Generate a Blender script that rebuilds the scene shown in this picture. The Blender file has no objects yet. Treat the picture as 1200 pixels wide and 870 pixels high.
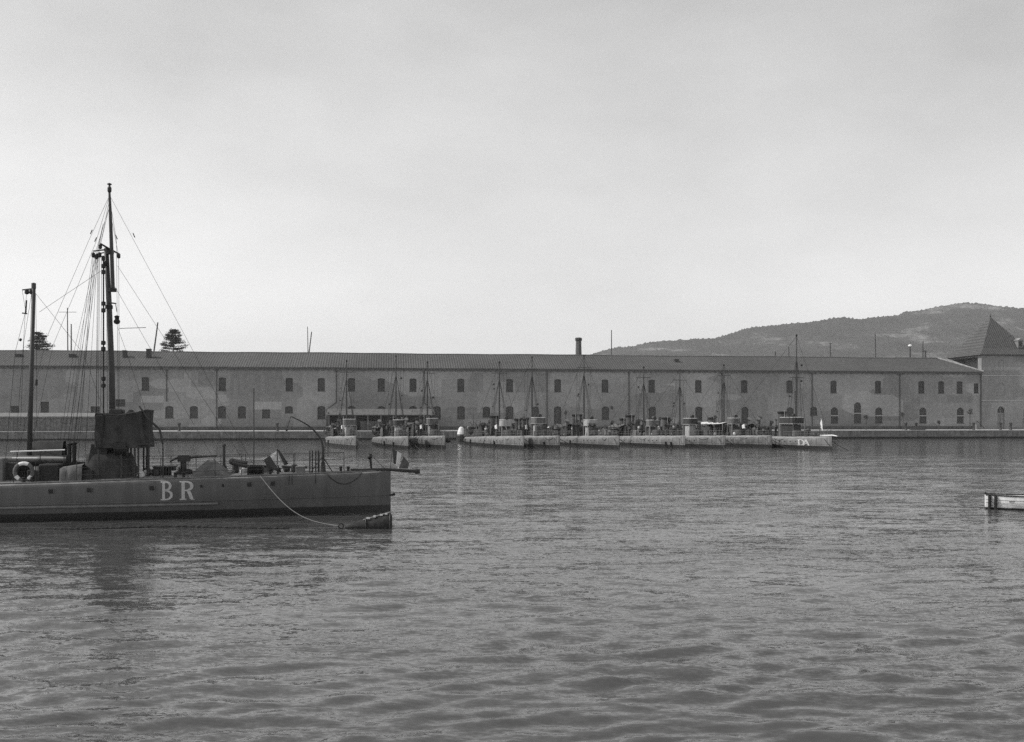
import bpy, math, random
import numpy as np
from mathutils import Vector, Matrix
R = math.radians
random.seed(7)
rng = np.random.default_rng(11)
sc = bpy.context.scene
col = sc.collection

# ------------------------------------------------------------------ camera, sky, sun, exposure
CAMH, FPX, HOR, CX = 4.4, 1150.0, 492.0, 600.0      # metres, focal length in photo pixels, horizon row
cam_d = bpy.data.cameras.new("camera"); cam = bpy.data.objects.new("camera", cam_d); col.objects.link(cam)
cam_d.sensor_width = 36; cam_d.lens = 36 * FPX / 1200
cam_d.shift_y = (HOR - 435) / 1200
cam_d.clip_start = 0.2; cam_d.clip_end = 20000
cam.location = (0, 0, CAMH); cam.rotation_euler = (R(90), 0, 0)
sc.camera = cam

SUN_EL, SUN_AZ = 42.0, -94.0                         # azimuth measured clockwise from +Y (away from the camera)
world = bpy.data.worlds.new("World"); sc.world = world; world.use_nodes = True
wn = world.node_tree; wn.nodes.clear()
wo = wn.nodes.new("ShaderNodeOutputWorld"); wb = wn.nodes.new("ShaderNodeBackground")
sky = wn.nodes.new("ShaderNodeTexSky"); sky.sky_type = 'NISHITA'; sky.sun_disc = False
sky.sun_elevation = R(SUN_EL); sky.sun_rotation = R(SUN_AZ)
sky.air_density = 1.0; sky.dust_density = 0.5; sky.ozone_density = 1.0; sky.altitude = 0
sep = wn.nodes.new("ShaderNodeSeparateColor"); wn.links.new(sky.outputs[0], sep.inputs[0])
dot = wn.nodes.new("ShaderNodeVectorMath"); dot.operation = 'DOT_PRODUCT'
wn.links.new(sky.outputs[0], dot.inputs[0]); dot.inputs[1].default_value = (0.30, 0.40, 0.30)   # a blue-sensitive plate
# thin, barely visible high cloud
wtc = wn.nodes.new("ShaderNodeTexCoord"); wmp = wn.nodes.new("ShaderNodeMapping"); wmp.inputs['Scale'].default_value = (1, 1, 2.2)
wnz = wn.nodes.new("ShaderNodeTexNoise"); wnz.inputs['Scale'].default_value = 2.3; wnz.inputs['Detail'].default_value = 6; wnz.inputs['Roughness'].default_value = 0.55
wn.links.new(wtc.outputs['Generated'], wmp.inputs[0]); wn.links.new(wmp.outputs[0], wnz.inputs['Vector'])
wmr = wn.nodes.new("ShaderNodeMapRange"); wmr.inputs[1].default_value = 0.35; wmr.inputs[2].default_value = 0.68; wmr.inputs[3].default_value = 0.0; wmr.inputs[4].default_value = 0.9
wn.links.new(wnz.outputs['Fac'], wmr.inputs[0])
wad = wn.nodes.new("ShaderNodeMath"); wad.operation = 'ADD'
wn.links.new(dot.outputs['Value'], wad.inputs[0]); wn.links.new(wmr.outputs[0], wad.inputs[1])
wn.links.new(wad.outputs[0], wb.inputs[0]); wb.inputs[1].default_value = 0.13
wn.links.new(wb.outputs[0], wo.inputs[0])
sun_d = bpy.data.lights.new("sun", 'SUN'); sun = bpy.data.objects.new("sun", sun_d); col.objects.link(sun)
sun_d.energy = 2.3; sun_d.angle = R(0.5); sun_d.color = (1, 0.985, 0.96)
sdir = Vector((math.sin(R(SUN_AZ)) * math.cos(R(SUN_EL)), math.cos(R(SUN_AZ)) * math.cos(R(SUN_EL)), math.sin(R(SUN_EL))))
sun.rotation_euler = sdir.to_track_quat('Z', 'Y').to_euler(); sun.location = (0, 0, 300)
vs = sc.view_settings; vs.view_transform = 'Standard'; vs.look = 'None'; vs.gamma = 1; vs.use_curve_mapping = False
vs.exposure = 0.62
sc.cycles.use_denoising = False
sc.cycles.max_bounces = 6; sc.cycles.volume_bounces = 0

# ------------------------------------------------------------------ materials (all neutral grey: a monochrome plate)
def mat(name, v, rough=0.7, var=0.15, scale=3.0, streak=0.0, bump=0.0, spec=0.3, metal=0.0, detail=5):
    m = bpy.data.materials.new(name); m.use_nodes = True
    nt = m.node_tree; b = nt.nodes['Principled BSDF']
    b.inputs['Roughness'].default_value = rough; b.inputs['Metallic'].default_value = metal
    b.inputs['Specular IOR Level'].default_value = spec
    tc = nt.nodes.new("ShaderNodeTexCoord")
    n = nt.nodes.new("ShaderNodeTexNoise"); n.inputs['Scale'].default_value = scale; n.inputs['Detail'].default_value = detail
    nt.links.new(tc.outputs['Object'], n.inputs['Vector'])
    mr = nt.nodes.new("ShaderNodeMapRange"); mr.inputs[1].default_value = 0.3; mr.inputs[2].default_value = 0.7
    mr.inputs[3].default_value = 1 - var; mr.inputs[4].default_value = 1 + var
    nt.links.new(n.outputs['Fac'], mr.inputs[0]); val = mr.outputs[0]
    if streak:
        mp = nt.nodes.new("ShaderNodeMapping"); mp.inputs['Scale'].default_value = (2.2, 2.2, 0.12)
        nt.links.new(tc.outputs['Object'], mp.inputs[0])
        n2 = nt.nodes.new("ShaderNodeTexNoise"); n2.inputs['Scale'].default_value = 1.6; n2.inputs['Detail'].default_value = 4
        nt.links.new(mp.outputs[0], n2.inputs['Vector'])
        m2 = nt.nodes.new("ShaderNodeMapRange"); m2.inputs[1].default_value = 0.35; m2.inputs[2].default_value = 0.65
        m2.inputs[3].default_value = 1 - streak; m2.inputs[4].default_value = 1 + streak * 0.6
        nt.links.new(n2.outputs['Fac'], m2.inputs[0])
        mu = nt.nodes.new("ShaderNodeMath"); mu.operation = 'MULTIPLY'
        nt.links.new(val, mu.inputs[0]); nt.links.new(m2.outputs[0], mu.inputs[1]); val = mu.outputs[0]
    mv = nt.nodes.new("ShaderNodeMath"); mv.operation = 'MULTIPLY'; mv.inputs[1].default_value = v
    nt.links.new(val, mv.inputs[0]); nt.links.new(mv.outputs[0], b.inputs['Base Color'])
    if bump:
        bp = nt.nodes.new("ShaderNodeBump"); bp.inputs['Strength'].default_value = bump; bp.inputs['Distance'].default_value = 0.05
        nt.links.new(n.outputs['Fac'], bp.inputs['Height']); nt.links.new(bp.outputs[0], b.inputs['Normal'])
    m['val'] = v
    return m

def hull_mat(name, v, boot=0.03, boot_z=0.35, dirt=0.14):
    """painted plates: grey topsides, dark boot-topping near the waterline, plate seams and runs of rust and salt"""
    m = mat(name, v, 0.45, dirt * .8, 1.3, dirt, 0, 0.4)
    nt = m.node_tree; b = nt.nodes['Principled BSDF']
    src = b.inputs['Base Color'].links[0].from_socket
    tc = nt.nodes.new("ShaderNodeTexCoord"); sp = nt.nodes.new("ShaderNodeSeparateXYZ"); nt.links.new(tc.outputs['Object'], sp.inputs[0])
    # plate seams
    br = nt.nodes.new("ShaderNodeTexBrick"); br.inputs['Scale'].default_value = 1.0
    cb = nt.nodes.new("ShaderNodeCombineXYZ"); nt.links.new(sp.outputs[0], cb.inputs[0]); nt.links.new(sp.outputs[2], cb.inputs[1])
    nt.links.new(cb.outputs[0], br.inputs['Vector'])
    br.inputs['Brick Width'].default_value = 1.9; br.inputs['Row Height'].default_value = 0.8; br.inputs['Mortar Size'].default_value = 0.008
    br.inputs['Color1'].default_value = (1, 1, 1, 1); br.inputs['Color2'].default_value = (.93, .93, .93, 1); br.inputs['Mortar'].default_value = (.72, .72, .72, 1)
    mu = nt.nodes.new("ShaderNodeMix"); mu.data_type = 'RGBA'; mu.blend_type = 'MULTIPLY'; mu.inputs['Factor'].default_value = 1
    nt.links.new(src, mu.inputs['A']); nt.links.new(br.outputs['Color'], mu.inputs['B'])
    # boot-topping edge, slightly ragged
    nz = nt.nodes.new("ShaderNodeTexNoise"); nz.inputs['Scale'].default_value = 3; nt.links.new(tc.outputs['Object'], nz.inputs['Vector'])
    ad = nt.nodes.new("ShaderNodeMath"); ad.operation = 'MULTIPLY_ADD'; ad.inputs[1].default_value = 0.04
    nt.links.new(nz.outputs['Fac'], ad.inputs[0]); nt.links.new(sp.outputs[2], ad.inputs[2])
    st = nt.nodes.new("ShaderNodeMapRange"); st.inputs[1].default_value = boot_z; st.inputs[2].default_value = boot_z + 0.03
    nt.links.new(ad.outputs[0], st.inputs[0])
    mx = nt.nodes.new("ShaderNodeMix"); mx.data_type = 'RGBA'
    nt.links.new(st.outputs[0], mx.inputs['Factor']); mx.inputs['A'].default_value = (boot, boot, boot, 1)
    nt.links.new(mu.outputs['Result'], mx.inputs['B']); nt.links.new(mx.outputs['Result'], b.inputs['Base Color'])
    return m

M = {
 'hull_dark': hull_mat('dark grey hull paint', 0.092, 0.022),
 'hull_pale': hull_mat('pale grey hull paint', 0.165, 0.02, 0.52, 0.3),
 'hull_mid': hull_mat('mid grey hull paint', 0.13, 0.02, 0.52, 0.3),
 'deck': mat('deck plating', 0.26, 0.6, 0.2, 2.0),
 'deck_pale': mat('pale deck', 0.5, 0.6, 0.15, 2.0),
 'dark': mat('dark painted iron', 0.035, 0.5, 0.2, 5),
 'black': mat('black iron', 0.015, 0.5, 0.2, 5),
 'grey': mat('grey painted steel', 0.16, 0.5, 0.15, 4, 0.1),
 'pale': mat('pale painted steel', 0.34, 0.5, 0.12, 4, 0.1),
 'white': mat('white paint', 0.72, 0.5, 0.08, 5),
 'letter': mat('faded white lettering', 0.44, 0.6, 0.12, 9),
 'soot': mat('sooty funnel paint', 0.065, 0.6, 0.25, 3, .2),
 'canvas': mat('dark canvas', 0.055, 0.95, 0.25, 2.4, 0.15, 0.5, 0.1),
 'canvas_mid': mat('grey canvas', 0.13, 0.95, 0.2, 2.4, 0.15, 0.5, 0.1),
 'canvas_pale': mat('white canvas', 0.62, 0.9, 0.12, 3, 0.1, 0.4, 0.1),
 'wood': mat('varnished spar', 0.05, 0.5, 0.2, 6),
 'wire': mat('tarred wire', 0.02, 0.7, 0.1, 5),
 'rope': mat('manila rope', 0.17, 0.9, 0.2, 12),
 'glass': mat('dark window glass', 0.02, 0.35, 0.5, 1.5, 0, 0, 0.4),
 'shutter': mat('weathered shutters', 0.06, 0.7, 0.3, 2.2, 0.1),
 'frame': mat('window frame', 0.08, 0.7, 0.15, 3),
 'pale_frame': mat('pale stone bar', 0.3, 0.8, 0.15, 3),
 'pipe': mat('cast iron downpipe', 0.06, 0.6, 0.2, 4),
 'cornice': mat('eaves stone', 0.12, 0.8, 0.25, 1.2),
 'brick': mat('sooty brick', 0.09, 0.85, 0.3, 3),
 'timber': mat('weathered timber', 0.12, 0.85, 0.35, 1.5, 0.2),
 'timber_pale': mat('pale timber', 0.2, 0.85, 0.25, 1.5, 0.2),
 'trunk': mat('bark', 0.05, 0.9, 0.3, 4),
 'leaf': mat('conifer foliage', 0.035, 0.8, 0.5, 1.3),
 'leaf_pale': mat('quay tree foliage', 0.06, 0.8, 0.5, 2.0),
 'stone': mat('quay stone', 0.16, 0.85, 0.35, 0.8, 0.25, 0.3),
 'flag_dark': mat('flag blue and red cloth', 0.06, 0.9, 0.1, 3),
 'flag_red': mat('flag red cloth', 0.09, 0.9, 0.1, 3),
 'weed': mat('wet rope and weed', 0.025, 0.85, 0.5, 6),
}

def plaster_mat():
    m = bpy.data.materials.new('patched plaster'); m.use_nodes = True; nt = m.node_tree; N = nt.nodes.new; L = nt.links.new
    b = nt.nodes['Principled BSDF']; b.inputs['Roughness'].default_value = 0.9; b.inputs['Specular IOR Level'].default_value = 0.15
    tc = N("ShaderNodeTexCoord")
    def mapped(s, loc=(0, 0, 0)):
        mp = N("ShaderNodeMapping"); mp.inputs['Scale'].default_value = s; mp.inputs['Location'].default_value = loc
        L(tc.outputs['Object'], mp.inputs[0]); return mp.outputs[0]
    def rng_(sock, a, c, lo, hi):
        mr = N("ShaderNodeMapRange"); mr.inputs[1].default_value = a; mr.inputs[2].default_value = c
        mr.inputs[3].default_value = lo; mr.inputs[4].default_value = hi; L(sock, mr.inputs[0]); return mr.outputs[0]
    def noise(vec, s, d=5, r=0.6):
        n = N("ShaderNodeTexNoise"); n.inputs['Scale'].default_value = s; n.inputs['Detail'].default_value = d
        n.inputs['Roughness'].default_value = r; L(vec, n.inputs['Vector']); return n.outputs['Fac']
    vo = N("ShaderNodeTexVoronoi"); vo.distance = 'CHEBYCHEV'; vo.inputs['Scale'].default_value = 1.0; vo.inputs['Randomness'].default_value = 0.85
    L(mapped((0.075, 0.075, 0.16)), vo.inputs['Vector'])
    sp = N("ShaderNodeSeparateColor"); L(vo.outputs['Color'], sp.inputs[0])
    f = [rng_(sp.outputs[0], 0, 1, 0.76, 1.2),
         rng_(noise(mapped((0.05, 0.05, 0.07)), 1.0, 6), 0.3, 0.7, 0.78, 1.18),
         rng_(noise(mapped((0.9, 0.9, 0.05)), 1.0, 4), 0.35, 0.7, 1.03, 0.92),
         rng_(noise(mapped((1, 1, 1)), 1.2, 8, 0.7), 0.3, 0.7, 0.8, 1.15)]
    out = None
    for s in f:
        if out is None: out = s; continue
        mu = N("ShaderNodeMath"); mu.operation = 'MULTIPLY'; L(out, mu.inputs[0]); L(s, mu.inputs[1]); out = mu.outputs[0]
    mu = N("ShaderNodeMath"); mu.operation = 'MULTIPLY'; L(out, mu.inputs[0]); mu.inputs[1].default_value = 0.255
    L(mu.outputs[0], b.inputs['Base Color'])
    return m
def tile_mat(v=0.11):
    m = bpy.data.materials.new('clay roof tiles'); m.use_nodes = True; nt = m.node_tree; N = nt.nodes.new; L = nt.links.new
    b = nt.nodes['Principled BSDF']; b.inputs['Roughness'].default_value = 0.9; b.inputs['Specular IOR Level'].default_value = 0.1
    tc = N("ShaderNodeTexCoord"); mp = N("ShaderNodeMapping"); L(tc.outputs['Object'], mp.inputs[0])
    mp.inputs['Scale'].default_value = (1.9, 1.9, 3.0)
    n = N("ShaderNodeTexNoise"); n.inputs['Scale'].default_value = 1.0; n.inputs['Detail'].default_value = 6; n.inputs['Roughness'].default_value = 0.7
    L(mp.outputs[0], n.inputs['Vector'])
    n2 = N("ShaderNodeTexNoise"); n2.inputs['Scale'].default_value = 0.07; n2.inputs['Detail'].default_value = 5; L(tc.outputs['Object'], n2.inputs['Vector'])
    w = N("ShaderNodeTexWave"); w.bands_direction = 'X'; w.inputs['Scale'].default_value = 0.52; w.inputs['Distortion'].default_value = 0.6
    w.inputs['Detail'].default_value = 2; L(tc.outputs['Object'], w.inputs['Vector'])
    outs = []
    for s, lo, hi, a, c in ((n.outputs['Fac'], .62, 1.38, .3, .7), (n2.outputs['Fac'], .85, 1.15, .3, .7), (w.outputs['Fac'], .72, 1.1, 0, 1)):
        mr = N("ShaderNodeMapRange"); mr.inputs[1].default_value = a; mr.inputs[2].default_value = c; mr.inputs[3].default_value = lo; mr.inputs[4].default_value = hi
        L(s, mr.inputs[0]); outs.append(mr.outputs[0])
    o = outs[0]
    for s in outs[1:]:
        mu = N("ShaderNodeMath"); mu.operation = 'MULTIPLY'; L(o, mu.inputs[0]); L(s, mu.inputs[1]); o = mu.outputs[0]
    mu = N("ShaderNodeMath"); mu.operation = 'MULTIPLY'; L(o, mu.inputs[0]); mu.inputs[1].default_value = v
    L(mu.outputs[0], b.inputs['Base Color'])
    bp = N("ShaderNodeBump"); bp.inputs['Strength'].default_value = 0.8; bp.inputs['Distance'].default_value = 0.08
    L(w.outputs['Fac'], bp.inputs['Height']); L(bp.outputs[0], b.inputs['Normal'])
    return m
M['plaster'] = plaster_mat(); M['tiles'] = tile_mat(0.10)

# ------------------------------------------------------------------ mesh helpers
class MB:
    def __init__(s): s.v = []; s.f = []
    def add(s, vs_, fs):
        o = len(s.v); s.v += [tuple(p) for p in vs_]; s.f += [tuple(i + o for i in f) for f in fs]; return s
    def box(s, x0, x1, y0, y1, z0, z1):
        return s.add([(x0,y0,z0),(x1,y0,z0),(x1,y1,z0),(x0,y1,z0),(x0,y0,z1),(x1,y0,z1),(x1,y1,z1),(x0,y1,z1)],
                     [(0,3,2,1),(4,5,6,7),(0,1,5,4),(1,2,6,5),(2,3,7,6),(3,0,4,7)])
    def cbox(s, x0, x1, y0, y1, z0, z1, c=0.03):
        """box with chamfered vertical and top edges"""
        def ring(z, k): 
            a, b_, d, e = x0 + k, x1 - k, y0 + k, y1 - k
            return [(a + c, d, z), (b_ - c, d, z), (b_, d + c, z), (b_, e - c, z), (b_ - c, e, z), (a + c, e, z), (a, e - c, z), (a, d + c, z)]
        vs_ = ring(z0, 0) + ring(z1 - c, 0) + ring(z1, c)
        fs = [tuple(range(7, -1, -1)), tuple(range(16, 24))]
        for k in (0, 8):
            fs += [(k + i, k + (i + 1) % 8, k + 8 + (i + 1) % 8, k + 8 + i) for i in range(8)]
        return s.add(vs_, fs)
    def tube(s, pts, r, n=6, caps=True):
        pts = [Vector(p) for p in pts]; rs = r if isinstance(r, (list, tuple)) else [r] * len(pts)
        rings = []; up = Vector((0.13, 0.31, 1)).normalized()
        for i, p in enumerate(pts):
            d = (pts[min(i + 1, len(pts) - 1)] - pts[max(i - 1, 0)]).normalized()
            a = d.cross(up)
            if a.length < 1e-3: a = d.cross(Vector((1, 0, 0)))
            a.normalize(); b = d.cross(a)
            rings.append([p + (a * math.cos(2 * math.pi * k / n) + b * math.sin(2 * math.pi * k / n)) * rs[i] for k in range(n)])
        vs_ = [q for ring in rings for q in ring]
        fs = [(i * n + k, i * n + (k + 1) % n, (i + 1) * n + (k + 1) % n, (i + 1) * n + k) for i in range(len(pts) - 1) for k in range(n)]
        if caps: fs += [tuple(range(n))[::-1], tuple((len(pts) - 1) * n + k for k in range(n))]
        return s.add(vs_, fs)
    def lathe(s, prof, c=(0, 0, 0), n=16, sx=1, sy=1):
        """prof: list of (radius, z)"""
        vs_ = [(c[0] + sx * r * math.cos(2 * math.pi * k / n), c[1] + sy * r * math.sin(2 * math.pi * k / n), c[2] + z) for r, z in prof for k in range(n)]
        fs = [(i * n + k, i * n + (k + 1) % n, (i + 1) * n + (k + 1) % n, (i + 1) * n + k) for i in range(len(prof) - 1) for k in range(n)]
        fs += [tuple(range(n))[::-1], tuple((len(prof) - 1) * n + k for k in range(n))]
        return s.add(vs_, fs)
    def ball(s, c, r, n=10):
        pr = [(max(0.02 * r, r * math.sin(math.pi * k / 6)), -r * math.cos(math.pi * k / 6)) for k in range(7)]
        return s.lathe(pr, c, n)
    def grid(s, P, close=False):
        """P[i][j] points"""
        a, b = len(P), len(P[0]); vs_ = [p for row in P for p in row]
        return s.add(vs_, [(i * b + j, i * b + j + 1, (i + 1) * b + j + 1, (i + 1) * b + j) for i in range(a - 1) for j in range(b - 1)])
    def build(s, name, m, parent=None, smooth=False):
        me = bpy.data.meshes.new(name); me.from_pydata(s.v, [], s.f); me.materials.append(m); me.validate(); me.update()
        if smooth:
            me.polygons.foreach_set('use_smooth', [True] * len(me.polygons))
        o = bpy.data.objects.new(name, me); col.objects.link(o)
        if parent is not None: o.parent = parent
        return o
def tag(o, label=None, cat=None, group=None, kind=None):
    if label: o['label'] = label
    if cat: o['category'] = cat
    if group: o['group'] = group
    if kind: o['kind'] = kind
    return o
def empty(name, loc, rz=0.0):
    o = bpy.data.objects.new(name, None); col.objects.link(o); o.location = loc; o.rotation_euler = (0, 0, rz); o.empty_display_size = 0.3
    return o
def smooth_by_angle(o, deg=40):
    me = o.data
    me.polygons.foreach_set('use_smooth', [True] * len(me.polygons))
    try: me.set_sharp_from_angle(angle=R(deg))
    except Exception: pass
    return o
def at(px, py, Y):
    """photo pixel and depth to a point in the place"""
    return Vector(((px - CX) / FPX * Y, Y, CAMH + (HOR - py) / FPX * Y))
class Frame:
    """local frame of a thing; loc(px,py,yl): the point of its plane y=yl that stands behind a photo pixel"""
    def __init__(s, x, y, rz, z=0.0):
        s.o = Vector((x, y, z)); s.rz = rz; s.c = math.cos(rz); s.s = math.sin(rz)
    def loc(s, px, py, yl=0.0):
        k = (px - CX) / FPX
        # X = ox + c*u - s*yl ; Y = oy + s*u + c*yl ; X = k Y
        u = (k * (s.o.y + s.c * yl) - s.o.x + s.s * yl) / (s.c - k * s.s)
        Y = s.o.y + s.s * u + s.c * yl
        return Vector((u, yl, CAMH + (HOR - py) / FPX * Y - s.o.z))

# ------------------------------------------------------------------ water
def water_material():
    m = bpy.data.materials.new('harbour water'); m.use_nodes = True; nt = m.node_tree; N = nt.nodes.new; L = nt.links.new
    b = nt.nodes['Principled BSDF']; b.inputs['Base Color'].default_value = (0.068, 0.068, 0.068, 1)
    b.inputs['Roughness'].default_value = 0.08; b.inputs['IOR'].default_value = 1.333
    geo = N("ShaderNodeNewGeometry"); sp = N("ShaderNodeSeparateXYZ"); L(geo.outputs['Position'], sp.inputs[0])
    # lee of the quay: the water lies calmer there; gusts further out
    amp = N("ShaderNodeMapRange"); amp.interpolation_type = 'SMOOTHSTEP'
    gn = N("ShaderNodeTexNoise"); gn.inputs['Scale'].default_value = 0.035; gn.inputs['Detail'].default_value = 3
    gm = N("ShaderNodeMapping"); gm.inputs['Scale'].default_value = (0.5, 1.6, 1); L(geo.outputs['Position'], gm.inputs[0]); L(gm.outputs[0], gn.inputs['Vector'])
    ya = N("ShaderNodeMath"); ya.operation = 'MULTIPLY_ADD'; L(gn.outputs['Fac'], ya.inputs[0]); ya.inputs[1].default_value = 90; L(sp.outputs[1], ya.inputs[2])
    amp.inputs[1].default_value = 145; amp.inputs[2].default_value = 178; amp.inputs[3].default_value = WAVE_SLOPE; amp.inputs[4].default_value = 0.22
    L(ya.outputs[0], amp.inputs[0])
    g2 = N("ShaderNodeTexNoise"); g2.inputs['Scale'].default_value = 0.16; g2.inputs['Detail'].default_value = 5; g2.inputs['Roughness'].default_value = 0.65
    gm2 = N("ShaderNodeMapping"); gm2.inputs['Scale'].default_value = (0.35, 1.3, 1); gm2.inputs['Rotation'].default_value = (0, 0, R(8)); L(geo.outputs['Position'], gm2.inputs[0]); L(gm2.outputs[0], g2.inputs['Vector'])
    gr = N("ShaderNodeMapRange"); gr.inputs[1].default_value = .35; gr.inputs[2].default_value = .65; gr.inputs[3].default_value = 0.55; gr.inputs[4].default_value = 1.35; L(g2.outputs['Fac'], gr.inputs[0])
    am = N("ShaderNodeMath"); am.operation = 'MULTIPLY'; L(amp.outputs[0], am.inputs[0]); L(gr.outputs[0], am.inputs[1]); amp = am
    tot = None
    for scale, w, sx, sy in ((0.42, 0.34, 0.55, 1.5), (1.1, 0.3, 0.5, 1.5), (2.4, 0.3, 0.45, 1.5), (6.0, 0.6, 0.5, 1.4), (15.0, 0.6, 0.6, 1.3)):
        mp = N("ShaderNodeMapping"); mp.inputs['Scale'].default_value = (sx, sy, 1); mp.inputs['Rotation'].default_value = (0, 0, R(14))
        L(geo.outputs['Position'], mp.inputs[0])
        n = N("ShaderNodeTexNoise"); n.inputs['Scale'].default_value = scale; n.inputs['Detail'].default_value = 2; n.inputs['Roughness'].default_value = 0.55
        L(mp.outputs[0], n.inputs['Vector'])
        sb = N("ShaderNodeVectorMath"); sb.operation = 'SUBTRACT'; L(n.outputs['Color'], sb.inputs[0]); sb.inputs[1].default_value = (0.5, 0.5, 0.5)
        ml = N("ShaderNodeVectorMath"); ml.operation = 'MULTIPLY'; L(sb.outputs[0], ml.inputs[0]); ml.inputs[1].default_value = (w * 0.7, w, 0)
        if tot is None: tot = ml.outputs[0]
        else:
            ad = N("ShaderNodeVectorMath"); ad.operation = 'ADD'; L(tot, ad.inputs[0]); L(ml.outputs[0], ad.inputs[1]); tot = ad.outputs[0]
    sc_ = N("ShaderNodeVectorMath"); sc_.operation = 'SCALE'; L(tot, sc_.inputs[0]); L(amp.outputs[0], sc_.inputs['Scale'])
    ad = N("ShaderNodeVectorMath"); ad.operation = 'ADD'; L(geo.outputs['Normal'], ad.inputs[0]); L(sc_.outputs[0], ad.inputs[1])
    nm = N("ShaderNodeVectorMath"); nm.operation = 'NORMALIZE'; L(ad.outputs[0], nm.inputs[0])
    L(nm.outputs[0], b.inputs['Normal'])
    return m
WAVE_SLOPE = 0.70
def build_water():
    # rows close together near the shore we stand on, wider far out; one sheet to the horizon
    ys = [-60, -20, 0, 6]; y = 8.0
    while y < 210: ys.append(y); y += max(0.045, 0.0048 * y, 0.00035 * y * y)
    ys += [230, 300, 600, 1500, 4900]
    ys = np.array(ys)
    ks = np.concatenate([[-60, -8, -2, -1.0], np.linspace(-0.64, 0.64, 620), [1.0, 2, 8, 60]])
    Y, K = np.meshgrid(ys, ks, indexing='ij')
    X = K * np.clip(Y, 9, 400)
    X = np.clip(X, -3900, 3900)
    far = np.abs(K) > 3; X = np.where(far, np.sign(K) * 3900 * np.minimum(np.abs(K) / 8, 1), X)
    X[:, 0] = -3950; X[:, -1] = 3950; X[:, 1] = -2500; X[:, -2] = 2500
    Z = np.zeros_like(X)
    dY = np.gradient(ys)[:, None]; dX = np.abs(np.gradient(ks))[None, :] * np.clip(Y, 9, 400)
    for i in range(120):
        lam = float(np.exp(rng.uniform(np.log(0.18), np.log(1.9))))
        th = rng.normal(R(102), R(23)); k = 2 * math.pi / lam
        slope = 0.023
        a = slope / k * (0.9 if lam > 1.2 else 1.2)
        ph = rng.uniform(0, 2 * math.pi)
        fade = np.clip((lam / (np.maximum(dY, dX * 0.5) + 1e-6) - 2.5) / 4, 0, 1) * np.clip((150 - Y) / 60, 0, 1) * (Y > 7)
        arg = k * (X * math.cos(th) + Y * math.sin(th)) + ph + 0.5 * np.sin(X * 0.21 + Y * 0.13 + i)
        Z += a * fade * np.sin(arg)
    # gust envelope so that crests come in groups
    env = 0.9 + 0.22 * np.sin(X * 0.31 + 1.3 * np.sin(Y * 0.17)) * np.sin(Y * 0.45 + 0.9 * np.sin(X * 0.23))
    Z *= env
    a, b = X.shape
    me = bpy.data.meshes.new('water')
    co = np.stack([X, Y, Z], -1).reshape(-1, 3).astype(np.float32)
    idx = np.arange(a * b).reshape(a, b)
    quads = np.stack([idx[:-1, :-1], idx[:-1, 1:], idx[1:, 1:], idx[1:, :-1]], -1).reshape(-1, 4)
    me.vertices.add(len(co)); me.vertices.foreach_set('co', co.ravel())
    me.loops.add(quads.size); me.loops.foreach_set('vertex_index', quads.ravel().astype(np.int32))
    me.polygons.add(len(quads)); me.polygons.foreach_set('loop_start', np.arange(0, quads.size, 4, dtype=np.int32))
    me.polygons.foreach_set('use_smooth', np.ones(len(quads), dtype=bool))
    me.update(calc_edges=True); me.validate()
    me.materials.append(water_material())
    o = bpy.data.objects.new('water', me); col.objects.link(o); o['kind'] = 'structure'
build_water()

# ------------------------------------------------------------------ warehouse frame, quay, land
WF = Frame(-115, 228, math.atan2(0.125, 0.9921))
QZ = 1.85
def wu(px): return WF.loc(px, HOR, 0).x
def frame_empty(name, F, z=0): return empty(name, (F.o.x, F.o.y, z), F.rz)
QW = -25.0                                             # quay edge, in front of the wall
q = MB()
q.box(-900, 900, QW, QW + 0.75, QZ - 0.02, QZ + 0.12)  # coping stones
o = q.build('quay_coping', mat('pale coping stone', 0.5, 0.8, 0.2, 0.9)); o.location = (WF.o.x, WF.o.y, 0); o.rotation_euler.z = WF.rz; o['kind'] = 'structure'
q = MB(); q.box(-900, 900, QW + 0.06, QW + 3, -3, QZ - 0.02)
q2 = q; o = q.build('quay_wall', M['stone']); o.location = (WF.o.x, WF.o.y, 0); o.rotation_euler.z = WF.rz; o['kind'] = 'structure'
q = MB(); q.box(-900, 900, QW + 0.03, QW + 2.9, -2.9, 0.42); o = q.build('quay_wall_foot', M['weed']); o.location = (WF.o.x, WF.o.y, 0); o.rotation_euler.z = WF.rz; o['kind'] = 'structure'
q = MB(); q.add([(-900, QW + 0.75, QZ), (900, QW + 0.75, QZ), (900, 40, QZ), (-900, 40, QZ)], [(0, 1, 2, 3)])
o = q.build('quay_pavement', mat('dusty quay paving', 0.46, 0.9, 0.18, 0.25)); o.location = (WF.o.x, WF.o.y, 0); o.rotation_euler.z = WF.rz; o['kind'] = 'structure'
q = MB(); q.add([(-3500, 40, QZ), (3300, 40, QZ), (3300, 4200, QZ), (-3500, 4200, QZ)], [(0, 1, 2, 3)])
o = q.build('ground', mat('dry ground', 0.2, 0.95, 0.2, 0.02)); o.location = (WF.o.x, WF.o.y, 0); o.rotation_euler.z = WF.rz; o['kind'] = 'structure'

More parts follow.
